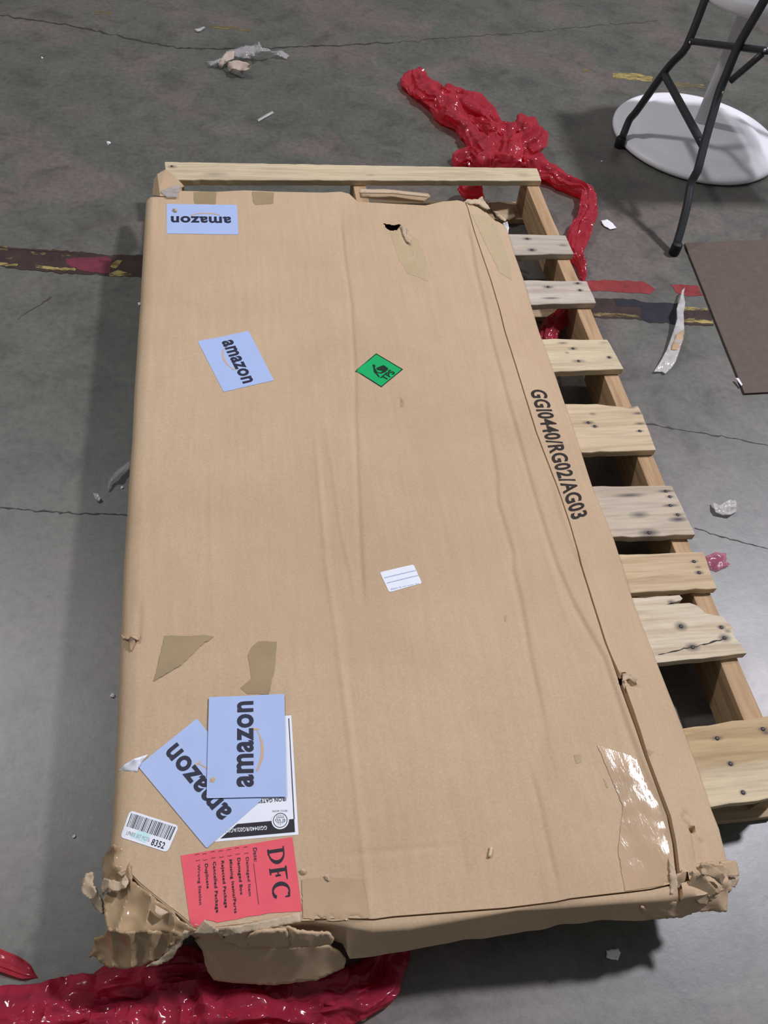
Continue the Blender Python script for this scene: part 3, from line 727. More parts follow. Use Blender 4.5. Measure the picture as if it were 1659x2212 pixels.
# loose white backing corner of the diagonal label
sheet('sticker_corner', [p+(zv,) for p, zv in zip([z5b(q) for q in [(288, 876), (330, 832), (385, 800), (470, 772), (440, 810), (412, 850), (405, 878)]], [.2, .214, .222, .216, .214, .214, .212])], WHITE_PAPER, box, .0006, 'curled white corner of the diagonal sticker', step=5)
# barcode label
BC = Label('sticker', z5b((303, 1270)), z5b((585, 1360)), z5b((655, 1200)), z5b((362, 1108)), WHITE_PAPER, .0008, .006, None, 'white barcode sticker ending in 8352 at the near left corner')
bars = []; rg = np.random.default_rng(5); u = .05
while u < .95:
    w = rg.choice([.008, .01, .014, .02]); bars.append([(u, .42), (u+w, .42), (u+w, .92), (u, .92)]); u += w + rg.choice([.012, .016, .022])
BC.polys('barcode', bars, INK)
BC.polys('tint_patch', [[(.2, .12), (.52, .08), (.56, .4), (.3, .42)]], INK_TEAL, .0003)
BC.text('8352', .63, .07, .9, .3, INK, .015)
BC.text('LPNRR 807 MO76', .1, .14, .58, .29, INK_GREY, 0)
# red label
z7 = lambda p: (380+p[0]*.1808, 1800+p[1]*.1808)
RL = Label('sticker', z7((57, 268)), z7((190, 1150)), z7((1508, 930)), z7((1390, 45)), RED_PAPER, .0008, 0, [(0, 0), (.5, 0), (.93, 0), (1.0, .01), (1.0, .05), (.985, .1), (.93, .14), (.96, .2), (.99, .235), (.985, .3), (.985, .42), (.97, .5), (.975, .62), (.965, .7), (1, .99), (.99, 1), (0, 1)], 'red damage report sticker lettered DFC at the near edge')
def serif_letters(L):
    """the three big serif capitals, drawn as filled shapes in label space; text runs down the photo"""
    def box_(a): return uv_of(L, *z7(a))
    # D
    def quadpx(pts): return [box_(p) for p in pts]
    P = []
    P.append(quadpx([(1105, 205), (1280, 178), (1285, 218), (1112, 245)]))           # D stem
    P.append(quadpx([(1090, 200), (1106, 190), (1116, 262), (1098, 268)]))           # foot serif
    P.append(quadpx([(1274, 155), (1288, 150), (1298, 235), (1282, 238)]))           # head serif
    n = 16
    def arc(cx, cy, rx0, ry0, rx1, ry1, a0, a1, tilt=-.14):
        out = []
        def q(rx, ry, a):
            x, y = rx*math.cos(a), ry*math.sin(a); c, s = math.cos(tilt), math.sin(tilt)
            return box_((cx+x*c-y*s, cy+x*s+y*c))
        for k in range(n):
            a, b = a0+(a1-a0)*k/n, a0+(a1-a0)*(k+1)/n
            out.append([q(rx0, ry0, a), q(rx0, ry0, b), q(rx1, ry1, b), q(rx1, ry1, a)])
        return out
    P += arc(1198, 232, 84, 92, 98, 138, 0, math.pi)                                 # D bowl
    P.append(quadpx([(1125, 435), (1315, 408), (1320, 448), (1130, 478)]))           # F stem
    P.append(quadpx([(1113, 428), (1128, 424), (1142, 500), (1126, 506)]))
    P.append(quadpx([(1302, 390), (1322, 388), (1338, 545), (1326, 548), (1316, 500), (1306, 455)]))
    P.append(quadpx([(1212, 455), (1228, 452), (1232, 500), (1218, 502)]))
    P.append(quadpx([(1188, 500), (1250, 490), (1256, 512), (1240, 512), (1206, 520), (1196, 526)]))
    P += arc(1258, 690, 88, 62, 108, 112, math.pi*.98, math.pi*2.05)                 # C
    P += arc(1258, 690, 88, 62, 108, 112, math.pi*.72, math.pi*.98)
    P.append(quadpx([(1340, 700), (1364, 690), (1366, 752), (1352, 760), (1306, 765), (1310, 748), (1340, 742)]))
    P.append(quadpx([(1150, 720), (1168, 715), (1182, 752), (1204, 778), (1196, 784), (1168, 766)]))
    return P
print_polys = serif_letters(RL)
RL.polys('lettering', print_polys, INK, .0006)
def red_line(body, bl, tl, br, tr, mat): text_px(RL, body, z7(bl), z7(br), z7(tr), z7(tl), mat, .02)
lines = [('Damaged Item', (825, 290), (870, 285), (862, 755), (905, 748)), ('Damaged Box', (722, 300), (770, 292), (760, 745), (805, 738)), ('Missing Items/Parts', (628, 320), (672, 312), (690, 960), (735, 950)),
         ('Rejected Package', (530, 335), (575, 328), (575, 895), (622, 888)), ('Cancelled Package', (432, 345), (478, 338), (468, 955), (518, 945)), ('Duplicate', (335, 370), (382, 362), (360, 665), (402, 658)), ('Wrong Station', (248, 375), (290, 368), (270, 860), (315, 852))]
for t, a, b, c, d in lines:
    red_line(t, a, b, c, d, INK_FADE if t in ('Damaged Item', 'Wrong Station') else INK)
    x0, y0 = a[0]-8, a[1]
    text_px(RL, '[    ]', z7((x0-8, y0-122)), z7((x0+2, y0-42)), z7((x0+48, y0-50)), z7((x0+38, y0-130)), INK_FADE, .0)
red_line('Date:', (920, 178), (968, 172), (935, 345), (980, 338), INK_FADE)
RL.polys('printed_line', [[uv_of(RL, *z7(p)) for p in [(926, 360), (931, 359), (992, 850), (986, 851)]]], INK_FADE, .0006)
# green diamond
z8 = lambda p: (740+p[0]*.1326, 740+p[1]*.1326)
DM = Label('sticker', z8((632, 730)), z8((985, 440)), z8((548, 180)), z8((205, 475)), GREEN_PAPER, .0007, 0, None, 'green diamond sticker with black border and trolley sign')
e = .028
DM.polys('printed_border', [[(0, 0), (1, 0), (1-e, e), (e, e)], [(1, 0), (1, 1), (1-e, 1-e), (1-e, e)], [(1, 1), (0, 1), (e, 1-e), (1-e, 1-e)], [(0, 1), (0, 0), (e, e), (e, 1-e)]], INK_GREEN)
def dq(pts): return [uv_of(DM, *z8(p)) for p in pts]
DM.polys('pictogram', [dq([(485, 365), (520, 362), (540, 395), (520, 405), (560, 470), (565, 500), (605, 560), (590, 575), (545, 520), (510, 490), (500, 430)]),
    dq([(545, 420), (640, 380), (670, 372), (745, 425), (735, 450), (690, 490), (640, 505), (620, 488), (655, 470), (560, 450)]),
    dq([(560, 480), (640, 500), (635, 515), (560, 495)]), dq([(500, 372), (530, 385), (520, 410), (490, 400)])], INK_GREEN)
text_px(DM, 'TPS', z8((700, 625)), z8((865, 500)), z8((770, 440)), z8((610, 575)), INK_GREEN, .03)
# small lined label
z9 = lambda p: (250+p[0]*.4219, 650+p[1]*.4219)
SL = Label('sticker', z9((1400, 1493)), z9((1568, 1447)), z9((1525, 1350)), z9((1352, 1390)), WHITE_PAPER, .0007, .004, None, 'small white ruled sticker in the middle of the box top')
SL.polys('printed_line', [[uv_of(SL, *z9(p)) for p in q] for q in ([(1375, 1417), (1536, 1379), (1537, 1383), (1376, 1421)], [(1388, 1444), (1550, 1404), (1551, 1408), (1389, 1448)])], INK_LBLUE)
text_px(SL, 'please do not cover this', z9((1412, 1484)), z9((1555, 1452)), z9((1550, 1444)), z9((1405, 1472)), INK_LBLUE, 0)
# stencil lettering on the side strip
z3 = lambda p: (1000+p[0]*.3972, 700+p[1]*.3972)
class _L: lift = 0
_L.o = body
text_px(_L, 'GGI0440/RG02/AG03', z3((362, 358)), z3((594, 1070)), z3((680, 1042)), z3((450, 362)), INK_CARD, .024, .0012, 'stencil_lettering')

# ---- tape on the carton
tp = lambda *a, **k: patch('tape', *a, **k)
tp(zoomed([(570, 65), (730, 68), (800, 62), (862, 72), (780, 130), (720, 190), (670, 240), (500, 340), (515, 300), (530, 240)], 150, 1350, .3617), TAPE_FLAT, .0007, label='torn brown tape patch by the left edge', wr=.0009)
tp(zoomed([(1130, 97), (1238, 100), (1228, 260), (1190, 415), (1060, 413), (1020, 378), (1085, 320), (1065, 180), (1090, 130)], 150, 1350, .3617), TAPE_FLAT, .0006, label='ragged brown tape patch above the stickers')
tp([(1290, 1610), (1385, 1640), (1420, 1735), (1440, 1800), (1450, 1890), (1440, 1912), (1350, 1925), (1335, 1840), (1345, 1740)], TAPE, .0007, label='shiny wrinkled tape at the near right corner', wr=.0004, step=6)
tp([(652, 1900), (700, 1895), (785, 1900), (798, 1983), (720, 1990), (655, 1984)], TAPE, .0006, label='shiny tape beside the red sticker', wr=.001, step=6)
tp([(418, 415), (468, 414), (466, 441), (420, 440)], TAPE_FLAT, .0005)
tp([(545, 414), (592, 416), (590, 440), (552, 443), (546, 436)], TAPE_FLAT, .0006)
tp([(842, 500), (872, 498), (905, 520), (930, 590), (925, 608), (880, 590), (862, 560)], TAPE_GREEN, .0004)
tp([(1018, 462), (1068, 470), (1100, 560), (1105, 605), (1080, 590), (1050, 530)], TAPE_GREEN, .0006)
for k, p in enumerate([[(864, 866), (868, 864), (867, 880), (864, 882)], [(1090, 1330), (1094, 1330), (1093, 1344), (1090, 1342)], [(1303, 1682), (1307, 1684), (1315, 1702), (1311, 1702)], [(1357, 1674), (1368, 1680), (1362, 1690)], [(1240, 1632), (1254, 1628), (1256, 1646), (1244, 1650)], [(1395, 1618), (1413, 1624), (1404, 1634)]]):
    patch('scuff', p, CARD_DARK, .0006, 4, .3, seed=k+60)
# ---- torn flaps and crushed corners
z5c = lambda pts: [(160+p[0]*.18083, 1780+p[1]*.18083)+tuple(p[2:]) for p in pts]
# flap A: taped corner that slumps off the near left of the box
sheet('torn_flap', z5c([(450, 255, .2125), (660, 300, .2135), (665, 560, .2135), (690, 670, .2135), (850, 800, .2135), (1020, 930, .2135), (1150, 1030, .2135), (1280, 1160, .2135), (1450, 1270, .2125),
      (1300, 1330, .198), (1220, 1430, .18), (1100, 1480, .172), (1150, 1290, .2), (780, 1300, .2), (560, 1310, .197), (400, 1260, .19), (370, 1150, .19), (350, 900, .19), (420, 790, .19), (350, 680, .18), (330, 480, .175), (350, 390, .178)]),
      CARD_TAPED, box, .0035, 'taped crumpled corner hanging off the near left of the box', step=5, jag=.8, seed=3, extra=z5c([(520, 520, .213)]), wrinkle=[(.0045, 24, 'f'), (.002, 45, 'r')])
sheet('torn_flap', z5c([(400, 1250, .19), (600, 1300, .2), (800, 1295, .201), (1150, 1285, .203), (1310, 1310, .2), (1200, 1400, .18), (1160, 1500, .165), (1000, 1620, .15), (850, 1680, .142), (620, 1735, .135), (400, 1715, .13), (300, 1640, .13), (250, 1590, .125), (170, 1590, .12), (215, 1500, .13), (250, 1380, .15), (340, 1340, .17)]),
      CARD_TAPED, box, .004, 'crumpled flap bent down below the near left corner', step=5, jag=1.2, seed=4, wrinkle=[(.0055, 30, 'f'), (.003, 40, 'r')])
sheet('torn_scrap', z5c([(335, 1080, .165), (240, 1000, .16), (190, 900, .165), (100, 830, .17), (90, 690, .175), (150, 600, .18), (215, 600, .185), (215, 740, .18), (260, 800, .178), (330, 920, .172)]), CARD_PALE, box, .004, 'frayed paper shred at the near left corner', step=4, jag=1, seed=5, wrinkle=[(.005, 50, 'r')])
sheet('torn_scrap', z5c([(350, 650, .2), (560, 690, .215), (610, 620, .222), (650, 680, .22), (600, 780, .218), (480, 800, .214), (390, 770, .205), (340, 850, .19), (320, 760, .19)]), CARD_PALE, box, .003, None, step=4, jag=.8, seed=6, wrinkle=[(.004, 50, 'r')])
sheet('torn_scrap', z5c([(970, 965, .222), (1130, 1055, .215), (1030, 1110, .218), (965, 1055, .222)]), CARD_PALE, box, .002, None, step=4, seed=7)
sheet('torn_edge', z5c([(1190, 1390, .184), (1300, 1300, .2), (1420, 1270, .207), (1560, 1290, .206), (1430, 1320, .2), (1330, 1370, .192), (1230, 1500, .175), (1180, 1600, .16), (1000, 1690, .145), (860, 1710, .14), (1000, 1630, .15), (1120, 1540, .165)]), CARD_PALE, box, .004, 'pale torn edge of the corner flap', step=4, jag=1, seed=8, wrinkle=[(.003, 70, 'r')])
sheet('torn_scrap', z7([])if 0 else [z7(p)+(zv,) for p, zv in [((215, 1195), .214), ((345, 1040), .226), ((480, 1140), .216), ((440, 1200), .209), ((300, 1215), .209)]], CARD_PALE, box, .002, 'turned up cardboard triangle below the red sticker', step=4, seed=9)
# front: inner flap layers and the hanging flap
z6 = lambda pts: [(380+p[0]*.31344, 1920+p[1]*.31344)+tuple(p[2:]) for p in pts]
sheet('torn_flap', z6([(130, 358, .15), (180, 322, .16), (275, 325, .165), (430, 400, .165), (800, 400, .165), (960, 388, .165), (1050, 390, .16), (1100, 425, .15), (1140, 450, .14), (1172, 485, .125), (1160, 545, .11), (980, 628, .1), (680, 665, .09), (390, 648, .09), (260, 630, .09), (215, 565, .105), (180, 425, .135)]),
      CARD, box, .004, 'cardboard flap hanging down at the near end of the box', step=6, jag=.6, seed=11, wrinkle=[(.0012, 9, 'n')])
sheet('torn_flap', z6([(270, 300, .19), (300, 290, .2), (330, 350, .172), (350, 300, .2), (520, 280, .205), (640, 285, .207), (690, 262, .209), (770, 262, .209), (830, 300, .208), (1050, 312, .205), (1090, 350, .19), (1070, 385, .18), (900, 405, .17), (790, 408, .17), (600, 408, .168), (440, 412, .168), (400, 380, .175), (330, 375, .168)]),
      CARD, box, .004, 'rumpled torn edge at the near end of the box', step=5, jag=.9, seed=12, wrinkle=[(.004, 40, 'r'), (.0015, 90, 'n')])
sheet('torn_flap', z6([(440, 385, .172), (470, 345, .19), (510, 318, .205), (560, 300, .213), (700, 285, .214), (760, 288, .213), (775, 330, .2), (785, 400, .175), (680, 412, .172), (560, 405, .172)]), CARD, box, .004, None, step=5, jag=.6, seed=13, wrinkle=[(.002, 40, 'n')])
sheet('torn_scrap', z6([(100, 300, .2), (270, 285, .21), (380, 265, .212), (640, 215, .213), (855, 165, .213), (860, 230, .212), (700, 262, .211), (560, 290, .207), (500, 300, .204), (350, 330, .196), (280, 320, .196), (180, 310, .197)]), CARD_PALE, box, .002, None, step=5, jag=.6, seed=14, wrinkle=[(.0022, 50, 'r')])
# right corner: crushed rolls
z4c = lambda pts: [(1300+p[0]*.2164, 1700+p[1]*.2164)+tuple(p[2:]) for p in pts]
sheet('torn_flap', z4c([(690, 1060, .2), (740, 870, .206), (900, 820, .204), (960, 780, .2), (1120, 760, .19), (1240, 800, .178), (1260, 1000, .165), (1250, 1180, .145), (1235, 1252, .14), (1050, 1240, .142), (900, 1260, .145), (790, 1310, .14), (400, 1320, .14), (400, 1190, .195), (700, 1130, .198)]),
      CARD, box, .004, 'crushed near right corner of the box', step=5, jag=.9, seed=15, wrinkle=[(.008, 34, 'r'), (.003, 80, 'n')])
sheet('torn_scrap', z4c([(1190, 745, .185), (1340, 735, .172), (1365, 800, .168), (1370, 890, .166), (1240, 900, .172), (1200, 830, .18)]), CARD, box, .004, 'square tab sticking out of the near right corner', step=4, jag=.5, seed=16)
sheet('torn_scrap', z4c([(1225, 920, .165), (1375, 905, .158), (1330, 1005, .15), (1250, 985, .155)]), CARD_PALE, box, .004, None, step=4, jag=.5, seed=17)
sheet('torn_scrap', z4c([(860, 1000, .205), (920, 880, .222), (1000, 870, .226), (1130, 1010, .2), (1180, 1060, .19), (1060, 1120, .182), (1050, 1180, .175), (960, 1170, .18), (890, 1080, .19)]), CARD_DARK, box, .004, 'bent brown flap in the crushed corner', step=5, jag=.6, seed=18)
sheet('torn_scrap', z4c([(940, 820, .21), (1010, 770, .226), (1150, 800, .218), (1230, 900, .2), (1200, 980, .186), (1090, 900, .214), (1000, 880, .222)]), CARD_DARK, box, .004, None, step=4, jag=.8, seed=19, wrinkle=[(.007, 50, 'r')])
sheet('torn_scrap', z4c([(665, 705, .212), (690, 760, .216), (730, 800, .218), (760, 950, .214), (740, 1070, .206), (712, 1105, .2), (690, 1060, .21), (680, 900, .216)]), CARD_PALE, box, .004, None, step=4, jag=.8, seed=20)
sheet('torn_scrap', z4c([(1065, 1080, .19), (1140, 1050, .186), (1160, 1090, .178), (1080, 1150, .176)]), CARD_PALE, box, .003, None, step=4, jag=.6, seed=21)
sheet('torn_scrap', z4c([(750, 1000, .195), (840, 1040, .194), (860, 1090, .188), (760, 1070, .19)]), CARD_PALE, box, .003, None, step=4, jag=.8, seed=22)
# far end: raised wood-like flap edge, corner tab, frayed strip end
sheet('torn_flap', [(776, 410, .2), (830, 408, .2), (925, 418, .2), (930, 424, .198), (915, 436, .19), (850, 432, .188), (778, 426, .186)], CARD_DARK, box, .003, 'edge of an inner flap at the far end', step=5, seed=23)
sheet('torn_flap', [(776, 408, .212), (850, 410, .212), (926, 420, .212), (924, 425, .212), (850, 417, .212), (776, 416, .212)], CARD_PALE, box, .003, None, step=4, seed=24)
zt2 = lambda pts: [(300+p[0]*.2411, 330+p[1]*.2411)+tuple(p[2:]) for p in pts]
tab_px = zt2([(118, 380, .15), (135, 240, .155), (165, 190, .178), (240, 148, .182), (305, 190, .187), (402, 295, .2), (330, 332, .2065), (195, 290, .196), (190, 388, .2095), (330, 388, .2115)])
solid(mesh('torn_flap', [at(*p) for p in tab_px], [(0, 8, 7, 2, 1), (2, 7, 6, 5, 4, 3), (7, 8, 9, 6)], CARD, box, smooth=False, label='folded tab at the far left corner of the box'), .003)
tp2 = sheet('tape', zt2([(190, 345, .2105), (300, 300, .208), (380, 290, .206), (345, 400, .2125), (250, 400, .2125)]), CLEAR_FILM, box, .0006, 'crinkled clear tape at the far left corner', step=4, seed=26, wrinkle=[(.0025, 60, 'r')])
zt1 = lambda pts: [(1000+p[0]*.1808, 340+p[1]*.1808)+tuple(p[2:]) for p in pts]
sheet('torn_scrap', zt1([(0, 530, .212), (60, 500, .214), (180, 505, .21), (235, 470, .215), (250, 520, .206), (330, 610, .195), (290, 620, .2), (180, 560, .208), (80, 560, .212)]), CARD_PALE, box, .003, 'frayed far end of the side strip', step=4, jag=.8, seed=27, wrinkle=[(.004, 60, 'r')])
sheet('torn_scrap', zt1([(360, 640, .175), (430, 650, .18), (440, 690, .172), (520, 740, .16), (500, 770, .16), (410, 710, .168)]), CARD_PALE, box, .003, None, step=3, jag=.6, seed=28, wrinkle=[(.003, 60, 'r')])
tag(sheet('cardboard_scrap', [(1056, 438, .03), (1080, 436, .04), (1104, 442, .045), (1113, 468, .03), (1100, 476, .024), (1078, 468, .03), (1062, 452, .028)], CARD_DARK, None, .003, step=4, jag=.5, seed=34), 'brown torn cardboard scrap in the gap behind the far slat', 'scrap')
tag(sheet('paper_scrap', [(1086, 482, .1), (1096, 478, .11), (1099, 490, .1), (1098, 504, .09), (1091, 502, .09)], WHITE_SCRAP, None, .001, step=3, jag=.4, seed=35), 'white paper scrap poking out of the far gap by the box', 'scrap')
# curl over the tear in the left edge
zl = lambda pts: [(150+p[0]*.2125, 950+p[1]*.2125)+tuple(p[2:]) for p in pts]
sheet('torn_scrap', zl([(525, 1965, .19), (545, 2000, .2), (600, 1990, .212), (650, 1985, .219), (700, 1990, .217), (718, 1975, .214), (715, 2020, .215), (690, 2035, .221), (640, 2005, .226), (590, 2025, .216), (540, 2030, .2)]), CARD, box, .002, 'lifted lip of the tear in the left edge', step=3, seed=29)
sheet('torn_scrap', zl([(600, 2050, .214), (640, 2030, .219), (680, 2035, .216), (660, 2090, .214), (625, 2150, .212), (605, 2100, .213)]), CARD_DARK, box, .002, None, step=3, seed=30)
# curls at the seam tear and the long top tear
sheet('torn_scrap', [(1345, 1455, .217), (1362, 1453, .222), (1378, 1466, .214), (1370, 1478, .21), (1360, 1466, .219), (1350, 1470, .222), (1350, 1490, .214), (1344, 1478, .216)], CARD_PALE, box, .002, None, step=3, seed=31)
sheet('torn_scrap', [(866, 486, .216), (878, 488, .22), (876, 503, .217), (884, 512, .218), (888, 528, .215), (878, 522, .213), (870, 506, .214)], CARD_PALE, box, .0015, None, step=3, jag=.5, seed=32)

# ------------------------------------------------------------------ red stretch film
def bunch(path, seed, pleat=5, step=.0045, n=56, rough=.4, zmin=.001, wk=.78):
    """gathered film: path of (px, py, z of the ground, half width m, height m) -> verts, faces"""
    P = []
    for px, py, z0, w, hh in path:
        p = at(px, py, z0+hh*.4); P.append((p[0], p[1], z0, w*wk, hh*.85))
    P = spline(P, step); m = len(P)
    T = np.gradient(P[:, :2], axis=0); T /= np.linalg.norm(T, axis=1)[:, None] + 1e-9
    N = np.stack([-T[:, 1], T[:, 0]], 1)
    th = np.arange(n)*2*math.pi/n; V = []
    s = np.arange(m)*step
    for i in range(m):
        q = np.stack([np.cos(th)*1.3+seed*3.1, np.sin(th)*1.3, np.full(n, s[i]*9)], 1)
        q2 = np.stack([np.cos(th)*2.0+seed*5.7, np.sin(th)*2.0, np.full(n, s[i]*9)], 1)
        r = 1 + rough*vnoise(q, 1.0, seed) + rough*.8*ridged(q2, 1.0, seed+9) - rough*.3
        r2 = 1 + .06*np.sin(th*pleat*2 + 5*vnoise(q, .5, seed+3))
        x = np.cos(th)*r*r2*P[i, 3]; zv = P[i, 2] + (np.sin(th)*.5*r*r2+.5)*P[i, 4]
        e = min(1, (i+.3)/4, (m-1-i+.3)/4)
        for k in range(n):
            V.append((P[i, 0]+N[i, 0]*x[k]*e, P[i, 1]+N[i, 1]*x[k]*e, max(zmin, P[i, 2]+(zv[k]-P[i, 2])*e)))
    F = []
    for i in range(m-1):
        for k in range(n): F.append((i*n+k, i*n+(k+1) % n, (i+1)*n+(k+1) % n, (i+1)*n+k))
    V = np.array(V); a = np.clip(V[:, 2]/.012, 0, 1)
    am = min(1, path[len(path)//2][4]/.05)
    V[:, 2] += am*a*(.014*ridged(V, 12, seed+20) + .0075*ridged(V, 29, seed+21) + .003*ridged(V, 62, seed+22) - .006)
    V[:, 0] += am*.007*vnoise(V, 26, seed+23); V[:, 1] += am*.007*vnoise(V, 26, seed+24)
    V[:, 2] = np.maximum(V[:, 2], zmin)
    return V, F
def film(name, parts, mat, label, cat='plastic film', group=None):
    V, F = [], []
    for v, f in parts:
        b = len(V); V += list(v); F += [tuple(i+b for i in t) for t in f]
    return tag(mesh(name, V, F, mat, sharp=48), label, cat, group)
zf = lambda pts: [(860+p[0]*.2652, 130+p[1]*.2652)+tuple(p[2:]) for p in pts]
far_parts = [
 bunch(zf([(150, 90, 0, .025, .02), (170, 190, 0, .07, .05), (300, 300, 0, .07, .06), (430, 440, 0, .07, .07), (560, 560, 0, .05, .06), (660, 690, 0, .045, .06), (740, 800, 0, .06, .07), (770, 900, 0, .07, .07)]), 2),
 bunch(zf([(330, 250, 0, .03, .03), (450, 290, 0, .05, .06), (600, 390, 0, .06, .07), (720, 470, 0, .05, .06), (800, 560, .01, .045, .06), (880, 640, .02, .06, .07), (880, 760, .01, .07, .08), (850, 880, 0, .08, .08)]), 3),
 bunch(zf([(520, 470, 0, .02, .03), (640, 540, .01, .03, .05), (780, 600, .02, .03, .06), (880, 640, .02, .04, .07)]), 4),
 bunch(zf([(1000, 500, 0, .03, .03), (1040, 560, .02, .055, .07), (1060, 660, .02, .07, .08), (980, 720, .01, .06, .07), (930, 800, 0, .06, .07), (900, 890, 0, .06, .06)]), 5),
 bunch(zf([(440, 860, 0, .02, .02), (520, 810, 0, .045, .05), (600, 800, 0, .05, .06), (690, 850, 0, .05, .06), (760, 900, 0, .05, .05)]), 6),
 bunch(zf([(980, 770, .02, .03, .05), (1060, 820, .01, .045, .05), (1180, 910, 0, .045, .05), (1320, 985, 0, .042, .045), (1450, 1050, 0, .032, .045), (1535, 1105, 0, .03, .045), (1548, 1210, 0, .034, .045), (1505, 1330, 0, .036, .045), (1455, 1460, 0, .036, .04), (1455, 1580, 0, .026, .035), (1480, 1680, 0, .016, .03), (1505, 1780, 0, .012, .025)]), 7),
 bunch([(1000, 395, .03, .05, .05), (1025, 412, .03, .05, .05), (1045, 418, .03, .035, .04)], 8),
]
film('red_stretch_film', far_parts, RED_FILM, 'crumpled red stretch film on the floor at the far end of the pallet')
film('red_stretch_film', [bunch([(1224, 662, .022, .016, .03), (1212, 688, .022, .026, .04), (1192, 715, .022, .03, .04), (1172, 745, .022, .03, .04)], 9)], RED_FILM, 'red film twist under the pallet, seen between third and fourth slats')
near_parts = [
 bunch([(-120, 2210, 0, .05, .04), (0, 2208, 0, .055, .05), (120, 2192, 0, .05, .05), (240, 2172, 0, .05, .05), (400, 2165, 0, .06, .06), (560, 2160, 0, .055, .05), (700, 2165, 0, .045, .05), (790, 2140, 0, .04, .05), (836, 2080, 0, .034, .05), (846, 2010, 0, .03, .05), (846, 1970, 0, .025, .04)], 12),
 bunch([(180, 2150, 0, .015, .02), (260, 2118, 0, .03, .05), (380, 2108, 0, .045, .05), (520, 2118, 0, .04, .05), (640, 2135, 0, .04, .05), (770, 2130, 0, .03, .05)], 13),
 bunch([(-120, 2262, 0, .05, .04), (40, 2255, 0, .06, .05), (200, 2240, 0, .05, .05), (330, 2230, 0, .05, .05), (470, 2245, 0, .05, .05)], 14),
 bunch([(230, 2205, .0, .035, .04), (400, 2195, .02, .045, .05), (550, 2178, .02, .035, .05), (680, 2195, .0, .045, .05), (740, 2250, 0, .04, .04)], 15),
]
film('red_stretch_film', near_parts, RED_FILM_SHADED, 'big red crumpled film heap with painted-in shade below the near end of the box')
film('red_film_scrap', [bunch([(-60, 2042, 0, .012, .012), (0, 2074, 0, .013, .014), (45, 2094, 0, .012, .012), (80, 2110, 0, .006, .008)], 16, wk=1, rough=.25)], RED_FILM, 'small red film strip on the floor at the left, apart from the heap')
V, F = sheet_data(zoomed([(560, 430, .004), (720, 370, .012), (890, 385, .006), (890, 520, .012), (960, 545, .004), (860, 590, .006), (770, 630, .008), (660, 610, .004)], 1440, 1140, .1446), step=4, jag=.6, seed=33, wrinkle=[(.004, 60, 'r')])
V[:, 2] = np.maximum(V[:, 2], .002)
tag(mesh('pink_film_scrap', V, up_faces(V, F), PINK_FILM), 'small pale pink film scrap on the floor touching the pallet edge', 'plastic film')

# ------------------------------------------------------------------ white pedestal stool
SCX, SCY = 1.99, .462
stool = thing('pedestal_stool', 'white round pedestal stool with a wide disc foot behind dark legs', 'stool', (SCX, SCY, 0))
lathe('base', [(.318, .002), (.326, .008), (.326, .018), (.318, .027), (.30, .031), (.262, .034), (.255, .036), (.235, .046), (.225, .048), (.15, .056), (.06, .066), (.034, .07), (.028, .074)], (SCX, SCY, 0), WHITE_PLASTIC, stool, 96)
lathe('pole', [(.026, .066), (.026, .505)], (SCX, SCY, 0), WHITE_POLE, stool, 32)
lathe('seat', [(.03, .503), (.185, .505), (.2, .51), (.203, .52), (.203, .545), (.196, .556), (.1, .56), (.02, .56)], (SCX, SCY, 0), WHITE_PLASTIC, stool, 80)

# ------------------------------------------------------------------ dark tubular legs
table = thing('folding_table', 'small folding table on dark grey tubular legs with black rubber feet, beside the white stool', 'table', (1.64, .04, 0))
LEAN = .26
def atx(px, py, x):
    """point on the leg frame, whose plane leans back towards the table centre"""
    d = ray(px, py); t = (x + LEAN*CAM[2] - CAM[0])/(d[0] - LEAN*d[2]); return CAM + t*d
zl8 = lambda p: (1250+p[0]*.2465, 0+p[1]*.2465)
XA = 1.655; R_T = .0135
A = [atx(*zl8(p), XA) for p in [(365, 1255), (445, 1050), (500, 985), (770, 610), (915, 455), (970, 350), (1050, 150), (1105, 0)]]
A[0][2] = max(A[0][2], .03)
XB = 1.64
Bp = [atx(px, py, XB) for px, py in [(1457, 540), (1470, 500), (1484, 445), (1494, 392)]]
Bp += [atx(*zl8(p), XB) for p in [(1040, 1500), (1110, 1230), (1190, 950), (1235, 800), (1300, 640), (1400, 400), (1560, 120)]]
Bp[0][2] = max(Bp[0][2], .02)
ZTOP = .745
def up_to(P):
    d = (P[-1]-P[-2]); d = d/max(d[2], .02); return P[-1] + d*max(ZTOP-.012-P[-1][2], .01)
topA, topB = up_to(A), up_to(Bp)
tube('leg', A+[topA], R_T, STEEL_DARK, table)
tube('leg', Bp+[topB], R_T, STEEL_DARK, table)
b0 = atx(*zl8((755, 660)), XA); b1 = atx(*zl8((1085, 1265)), XB+.01)
tube('brace', [b0, (b0+b1)/2, b1], R_T*.98, STEEL_DARK, table)
c0 = atx(*zl8((960, 360)), XA); c1 = atx(*zl8((1610, 440)), XB+.02); c2 = c1 + (c1-c0)*.06
tube('crossbar', [c0, (c0+c1)/2, c1, c2], R_T*.8, STEEL_DARK, table)
d0 = atx(*zl8((1610, 470)), XB+.02); d1 = atx(*zl8((1330, 710)), XB)
tube('brace', [d0, (d0+d1)/2, d1], R_T*.75, STEEL_DARK, table)
tube('top_rail', [topA, (topA+topB)/2, topB], R_T, STEEL_DARK, table)
XM = 2.15                                       # the far pair of legs mirrors the near pair
def far(P): return [np.array([2*XM-p[0], p[1], p[2]]) for p in P]
for P in (A+[topA], Bp+[topB]):
    tube('leg', far(P), R_T, STEEL_DARK, table)
    q = far(P)[0]; lathe('foot_cap', [(.017, 0), (.0185, .004), (.0185, .034), (.016, .038)], (q[0], q[1], .0005), BLACK_RUBBER, table, 20)
